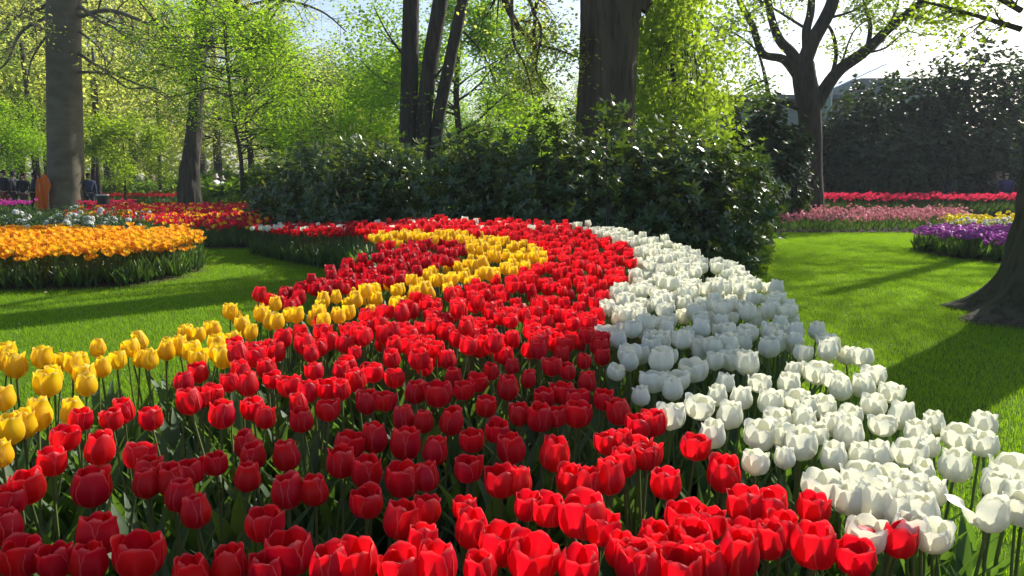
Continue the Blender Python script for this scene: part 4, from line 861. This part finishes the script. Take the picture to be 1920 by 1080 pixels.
shrub('dark_conifer', [lob(1430, 195, 22, 38, .7), lob(1392, 215, 22, 48, .8), lob(1470, 228, 22, 45, .8), lob(1440, 260, 21.5, 70, .8)], 80, M['dark'], 'dark bushy conifer with ragged top left of the forked tree', 'conifer', ros=rosette(7, .13, LQ), leafparts=0)
# ------------------------------------------------------------------ building behind the right trees
M['wallgrey'] = solid('building_wall', (.30, .32, .33), (.25, .27, .28), 2, .8); M['roofgrey'] = solid('building_roof', (.12, .13, .14), (.16, .17, .18), 3, .6)
M['paintpost'] = solid('post_paint', (.35, .42, .4), (.3, .36, .35), 2, .5)
m, nt, out = newmat('skylight_glass'); p = nd(nt, 'ShaderNodeBsdfPrincipled'); p.inputs['Base Color'].default_value = (.32, .4, .48, 1); p.inputs['Roughness'].default_value = .12; p.inputs['Metallic'].default_value = .3; nt.links.new(p.outputs[0], out.inputs[0]); M['glass'] = m
Yg = 46.; c = at_y(1560, 300, Yg); e = empty('exhibition_building', (c.x, Yg, 0), 'grey low pavilion with glazed roof behind the right trees', 'building')
zt = at_y(1400, 185, Yg).z; zr = at_y(1640, 138, Yg).z
g = Geo(); box(g, (-3.2, 3, zt/2-.1), (13, 6, zt-.2)); obj('wall', g.mesh('wall', M['wallgrey'], False), e)
g = Geo(); box(g, (-3.2, 2.6, zt+.02), (13.6, 7.2, .22)); obj('roof', g.mesh('roof', M['roofgrey'], False), e)
g = Geo(); box(g, (4.9, 4.6, zr/2), (5.2, 5, zr)); obj('wall', g.mesh('wall', M['wallgrey'], False), e)
for k in range(4):
    g = Geo(); x0 = -1.2+k*.92; z0 = zt+.14+k*.42; V = [(x0, -.9, z0), (x0+.86, -.9, z0+.4), (x0+.86, 1.8, z0+.4), (x0, 1.8, z0)]; V += [(a, b_, z_+.06) for a, b_, z_ in V]
    g.add(V, [(0, 3, 2, 1), (4, 5, 6, 7), (0, 1, 5, 4), (1, 2, 6, 5), (2, 3, 7, 6), (3, 0, 4, 7)]); obj('roof_pane', g.mesh('roof_pane', M['glass'], False), e)
for k in range(5):
    g = Geo(); box(g, (-8.6+k*2.1, -.02, zt*.6), (1.7, .08, 1.6)); f = obj('window', g.mesh('window', M['roofgrey'], False), e)
    g = Geo(); box(g, (-8.6+k*2.1, -.075, zt*.6), (1.5, .03, 1.4)); obj('pane', g.mesh('pane', M['glass'], False), f)
Q = at_y(1557, 150, 42); g = Geo(); tube(g, [(0, 0, 0), (0, 0, 2), (0, 0, Q.z)], .14, 12); e = empty('support_post', (Q.x, 42, 0), 'pale green steel post behind the forked tree', 'post'); obj('post', g.mesh('post', M['paintpost']), e)
g = Geo(); tube(g, [(0, 0, Q.z), (0, 0, Q.z+.12)], .2, 12); obj('post_cap', g.mesh('post_cap', M['paintpost']), e)
# ------------------------------------------------------------------ litter bin, orange canvas
M['black'] = solid('black_plastic', (.02, .02, .022), (.03, .03, .032), 5, .5); M['rimgrey'] = solid('rim_grey', (.5, .5, .5), (.4, .4, .4), 5, .5)
B = at_y(193, 373, 27); e = empty('litter_bin', (B.x, 27, -.15), 'black litter bin with a pale rim right of the beech trunk', 'bin')
g = Geo(); tube(g, [(0, 0, .0), (0, 0, .3), (0, 0, .86)], [.15, .18, .2], 14); obj('body', g.mesh('body', M['black']), e)
g = Geo(); tube(g, [(0, 0, .85), (0, 0, .875), (0, 0, .9)], [.205, .215, .2], 14); obj('rim', g.mesh('rim', M['rimgrey']), e)
g = Geo(); tube(g, [(0, 0, .88), (0, 0, .7), (0, 0, .5)], [.19, .17, .1], 14); obj('liner', g.mesh('liner', M['black']), e)
M['canvas'] = thin('orange_canvas', (.85, .22, .02), (.8, .2, .02), .35, (1, .35, .03), .6, .2)
B = at_y(82, 395, 30); e = empty('canvas_sheet', (B.x, 30, -.24), 'bright orange canvas sheet standing between the visitors and the beech', 'canvas')
us, vs = np.linspace(-1, 1, 13), np.linspace(0, 1, 15); U, Vv = np.meshgrid(us, vs); wd = np.interp(Vv, [0, .45, .85, 1], [.19, .24, .3, .26])
V = np.stack([U*wd*(1+.1*np.sin(Vv*9+U))+.06*Vv, .09*np.sin(U*3+Vv*4)+.07*np.sin(U*8+3*Vv)+.03*np.sin(Vv*13+U*4), .15+1.45*Vv+.09*np.sin(U*4.2+.5)*Vv], -1).reshape(-1, 3); i = (np.arange(14)[:, None]*13+np.arange(12)[None]).reshape(-1, 1)
g = Geo(); g.add(V, np.hstack([i, i+1, i+14, i+13])); o = obj('sheet', g.mesh('sheet', M['canvas']), e); sm = o.modifiers.new('t', 'SOLIDIFY'); sm.thickness = .012
g = Geo(); tube(g, [(-.1, .05, 0), (-.13, .05, 1.6)], .015, 8); tube(g, [(.18, .02, 0), (.26, .02, 1.55)], .015, 8); obj('pole', g.mesh('pole', M['rimgrey']), e)
# ------------------------------------------------------------------ people
M['skin'] = solid('skin', (.5, .3, .22), (.46, .27, .2), 5, .6)
CL = {}
def cloth(c):
    if c not in CL: CL[c] = solid('cloth_%d' % len(CL), c, tuple(v*.75 for v in c), 6, .85)
    return CL[c]
def skin(name, verts, edges, rad, mat, parent, root=0):
    me = bpy.data.meshes.new(name); me.from_pydata([tuple(v) for v in verts], edges, []); me.materials.append(mat)
    o = obj(name, me, parent); md = o.modifiers.new('s', 'SKIN'); md.use_smooth_shade = True
    for i, r in enumerate(rad): me.skin_vertices[0].data[i].radius = (r, r*.8) if not isinstance(r, tuple) else r
    me.skin_vertices[0].data[root].use_root = True
    o.modifiers.new('d', 'SUBSURF').levels = 1; o.modifiers['d'].render_levels = 1
    return o
def person(px, Y, ht, rz, jacket, trousers, hair, label, stride=.12, arm='down', hat=None):
    x = at_y(px, 326, Y).x; e = empty('person', (x, Y, float(dip(Y))), label, 'person', None, rz); k = ht/1.75; e.scale = (k, k, k)
    st = stride
    ax = {'down': [(.23, 0, 1.12), (.25, .06, .86)], 'phone': [(.24, .1, 1.16), (.1, .34, 1.36)], 'bent': [(.25, -.02, 1.14), (.16, .22, 1.02)]}[arm]
    L = [(.20, 0, 1.42)]+ax; Rr = [(-a, b_, c) for a, b_, c in L]
    if arm == 'phone': Rr = [(-.2, 0, 1.42), (-.23, 0, 1.12), (-.25, .06, .86)]
    hip = (0, 0, .95); V = [hip, (0, 0, 1.15), (0, 0, 1.4), (0, .01, 1.5), (0, .02, 1.55), (0, .03, 1.62), (0, .02, 1.67),
        L[0], L[1], L[2], (L[2][0]*.97, L[2][1]+.07, L[2][2]-.06), Rr[0], Rr[1], Rr[2], (Rr[2][0]*.97, Rr[2][1]+.07, Rr[2][2]-.06),
        (.1, 0, .88), (.11, st*.6, .5), (.11, st, .09), (.11, st+.15, .04), (-.1, 0, .88), (-.11, -st*.2, .5), (-.11, -st, .09), (-.11, -st+.15, .04)]
    E = [(0, 1), (1, 2), (2, 3), (3, 4), (4, 5), (5, 6), (2, 7), (7, 8), (8, 9), (9, 10), (2, 11), (11, 12), (12, 13), (13, 14), (0, 15), (15, 16), (16, 17), (17, 18), (0, 19), (19, 20), (20, 21), (21, 22)]
    R = [(.08, .06), (.08, .06), (.08, .06), .045, .055, .085, .06, .04, .034, .03, .03, .04, .034, .03, .03, .06, .045, .035, .04, .06, .045, .035, .04]
    skin('body', V, E, R, M['skin'], e)
    skin('jacket', [V[i] for i in (0, 1, 2, 3, 7, 8, 9, 11, 12, 13)], [(0, 1), (1, 2), (2, 3), (2, 4), (4, 5), (5, 6), (2, 7), (7, 8), (8, 9)], [(.18, .135), (.17, .13), (.165, .12), .062, .078, .066, .05, .078, .066, .05], cloth(jacket), e)
    skin('trousers', [hip, V[15], V[16], V[17], V[19], V[20], V[21]], [(0, 1), (1, 2), (2, 3), (0, 4), (4, 5), (5, 6)], [(.15, .115), .1, .078, .066, .1, .078, .066], cloth(trousers), e)
    skin('hair', [(0, -.035, 1.60), (0, -.025, 1.66), (0, 0, 1.70)], [(0, 1), (1, 2)], [.085, .095, .07], cloth(hair), e, 1)
    if hat: skin('hat', [(0, .02, 1.69), (0, 0, 1.73)], [(0, 1)], [.12, .09], cloth(hat), e)
    return e
K = (.012, .012, .016)
person(6, 30.5, 1.82, 2.9, (.015, .015, .02), (.2, .05, .035), (.05, .03, .02), 'broad person in a black coat and rust trousers at the left photo edge', .05)
person(24, 31.5, 1.78, 1.5, (.03, .035, .05), (.03, .03, .04), K, 'person in a dark cap and navy jacket, second from the left edge', .18, hat=(.02, .02, .03))
person(42, 30.8, 1.7, 3.3, (.02, .02, .025), (.1, .07, .05), (.06, .04, .02), 'person in a black coat between two other dark clad visitors', .08, 'bent')
person(62, 30.5, 1.75, 2.2, (.02, .03, .05), (.03, .03, .04), (.02, .015, .01), 'person in a dark blue coat next to the orange canvas', .2, 'bent')
person(165, 31, 1.7, .5, (.03, .04, .09), (.03, .03, .06), (.03, .02, .01), 'person in navy half hidden right of the beech trunk', .1)
person(404, 32.8, 1.68, 1.4, (.6, .55, .55), (.06, .04, .05), (.5, .45, .4), 'fair haired person in pale pink walking right of the plane trunk', .25)
person(416, 32.6, 1.6, 1.6, (.5, .53, .56), (.35, .35, .38), (.4, .35, .3), 'person in light grey beside the fair haired visitor', .22, 'bent')
person(222, 51.5, 1.7, 2.8, (.4, .36, .32), (.1, .1, .12), (.1, .07, .05), 'distant person in beige beyond the yellow bed', .15)
person(262, 52, 1.75, 1., (.45, .42, .42), (.08, .08, .1), (.1, .07, .05), 'distant person in pale grey under the sapling', .2)
person(285, 52, 1.65, 1., (.35, .25, .22), (.1, .1, .12), (.1, .07, .05), 'distant person in brown right of the sapling', .2)
person(1783, 30.2, 1.72, 2.6, (.05, .07, .12), (.03, .03, .05), (.2, .1, .08), 'person in dark navy before the black hedge', .1, 'bent')
person(1872, 30.2, 1.78, 1.9, (.3, .29, .26), (.12, .12, .12), (.3, .26, .2), 'person in a grey coat reaching forward near the right trunk', .15, 'phone')
person(1888, 29.8, 1.68, 2.6, (.05, .05, .16), (.05, .05, .08), (.1, .08, .06), 'person in dark blue with a white cap beside the right trunk', .1, 'down', hat=(.7, .7, .68))
# ------------------------------------------------------------------ thin spring haze
m, nt, out = newmat('haze_air'); v = nd(nt, 'ShaderNodeVolumePrincipled'); v.inputs['Color'].default_value = (.85, .9, 1, 1); v.inputs['Density'].default_value = .00065; v.inputs['Anisotropy'].default_value = .3; nt.links.new(v.outputs[0], out.inputs[1])
g = Geo(); box(g, (-20, 170, 13.8), (680, 800, 30)); tag(obj('haze', g.mesh('haze', m, False)), 'thin spring haze in the air of the garden', 'haze', kind='stuff')
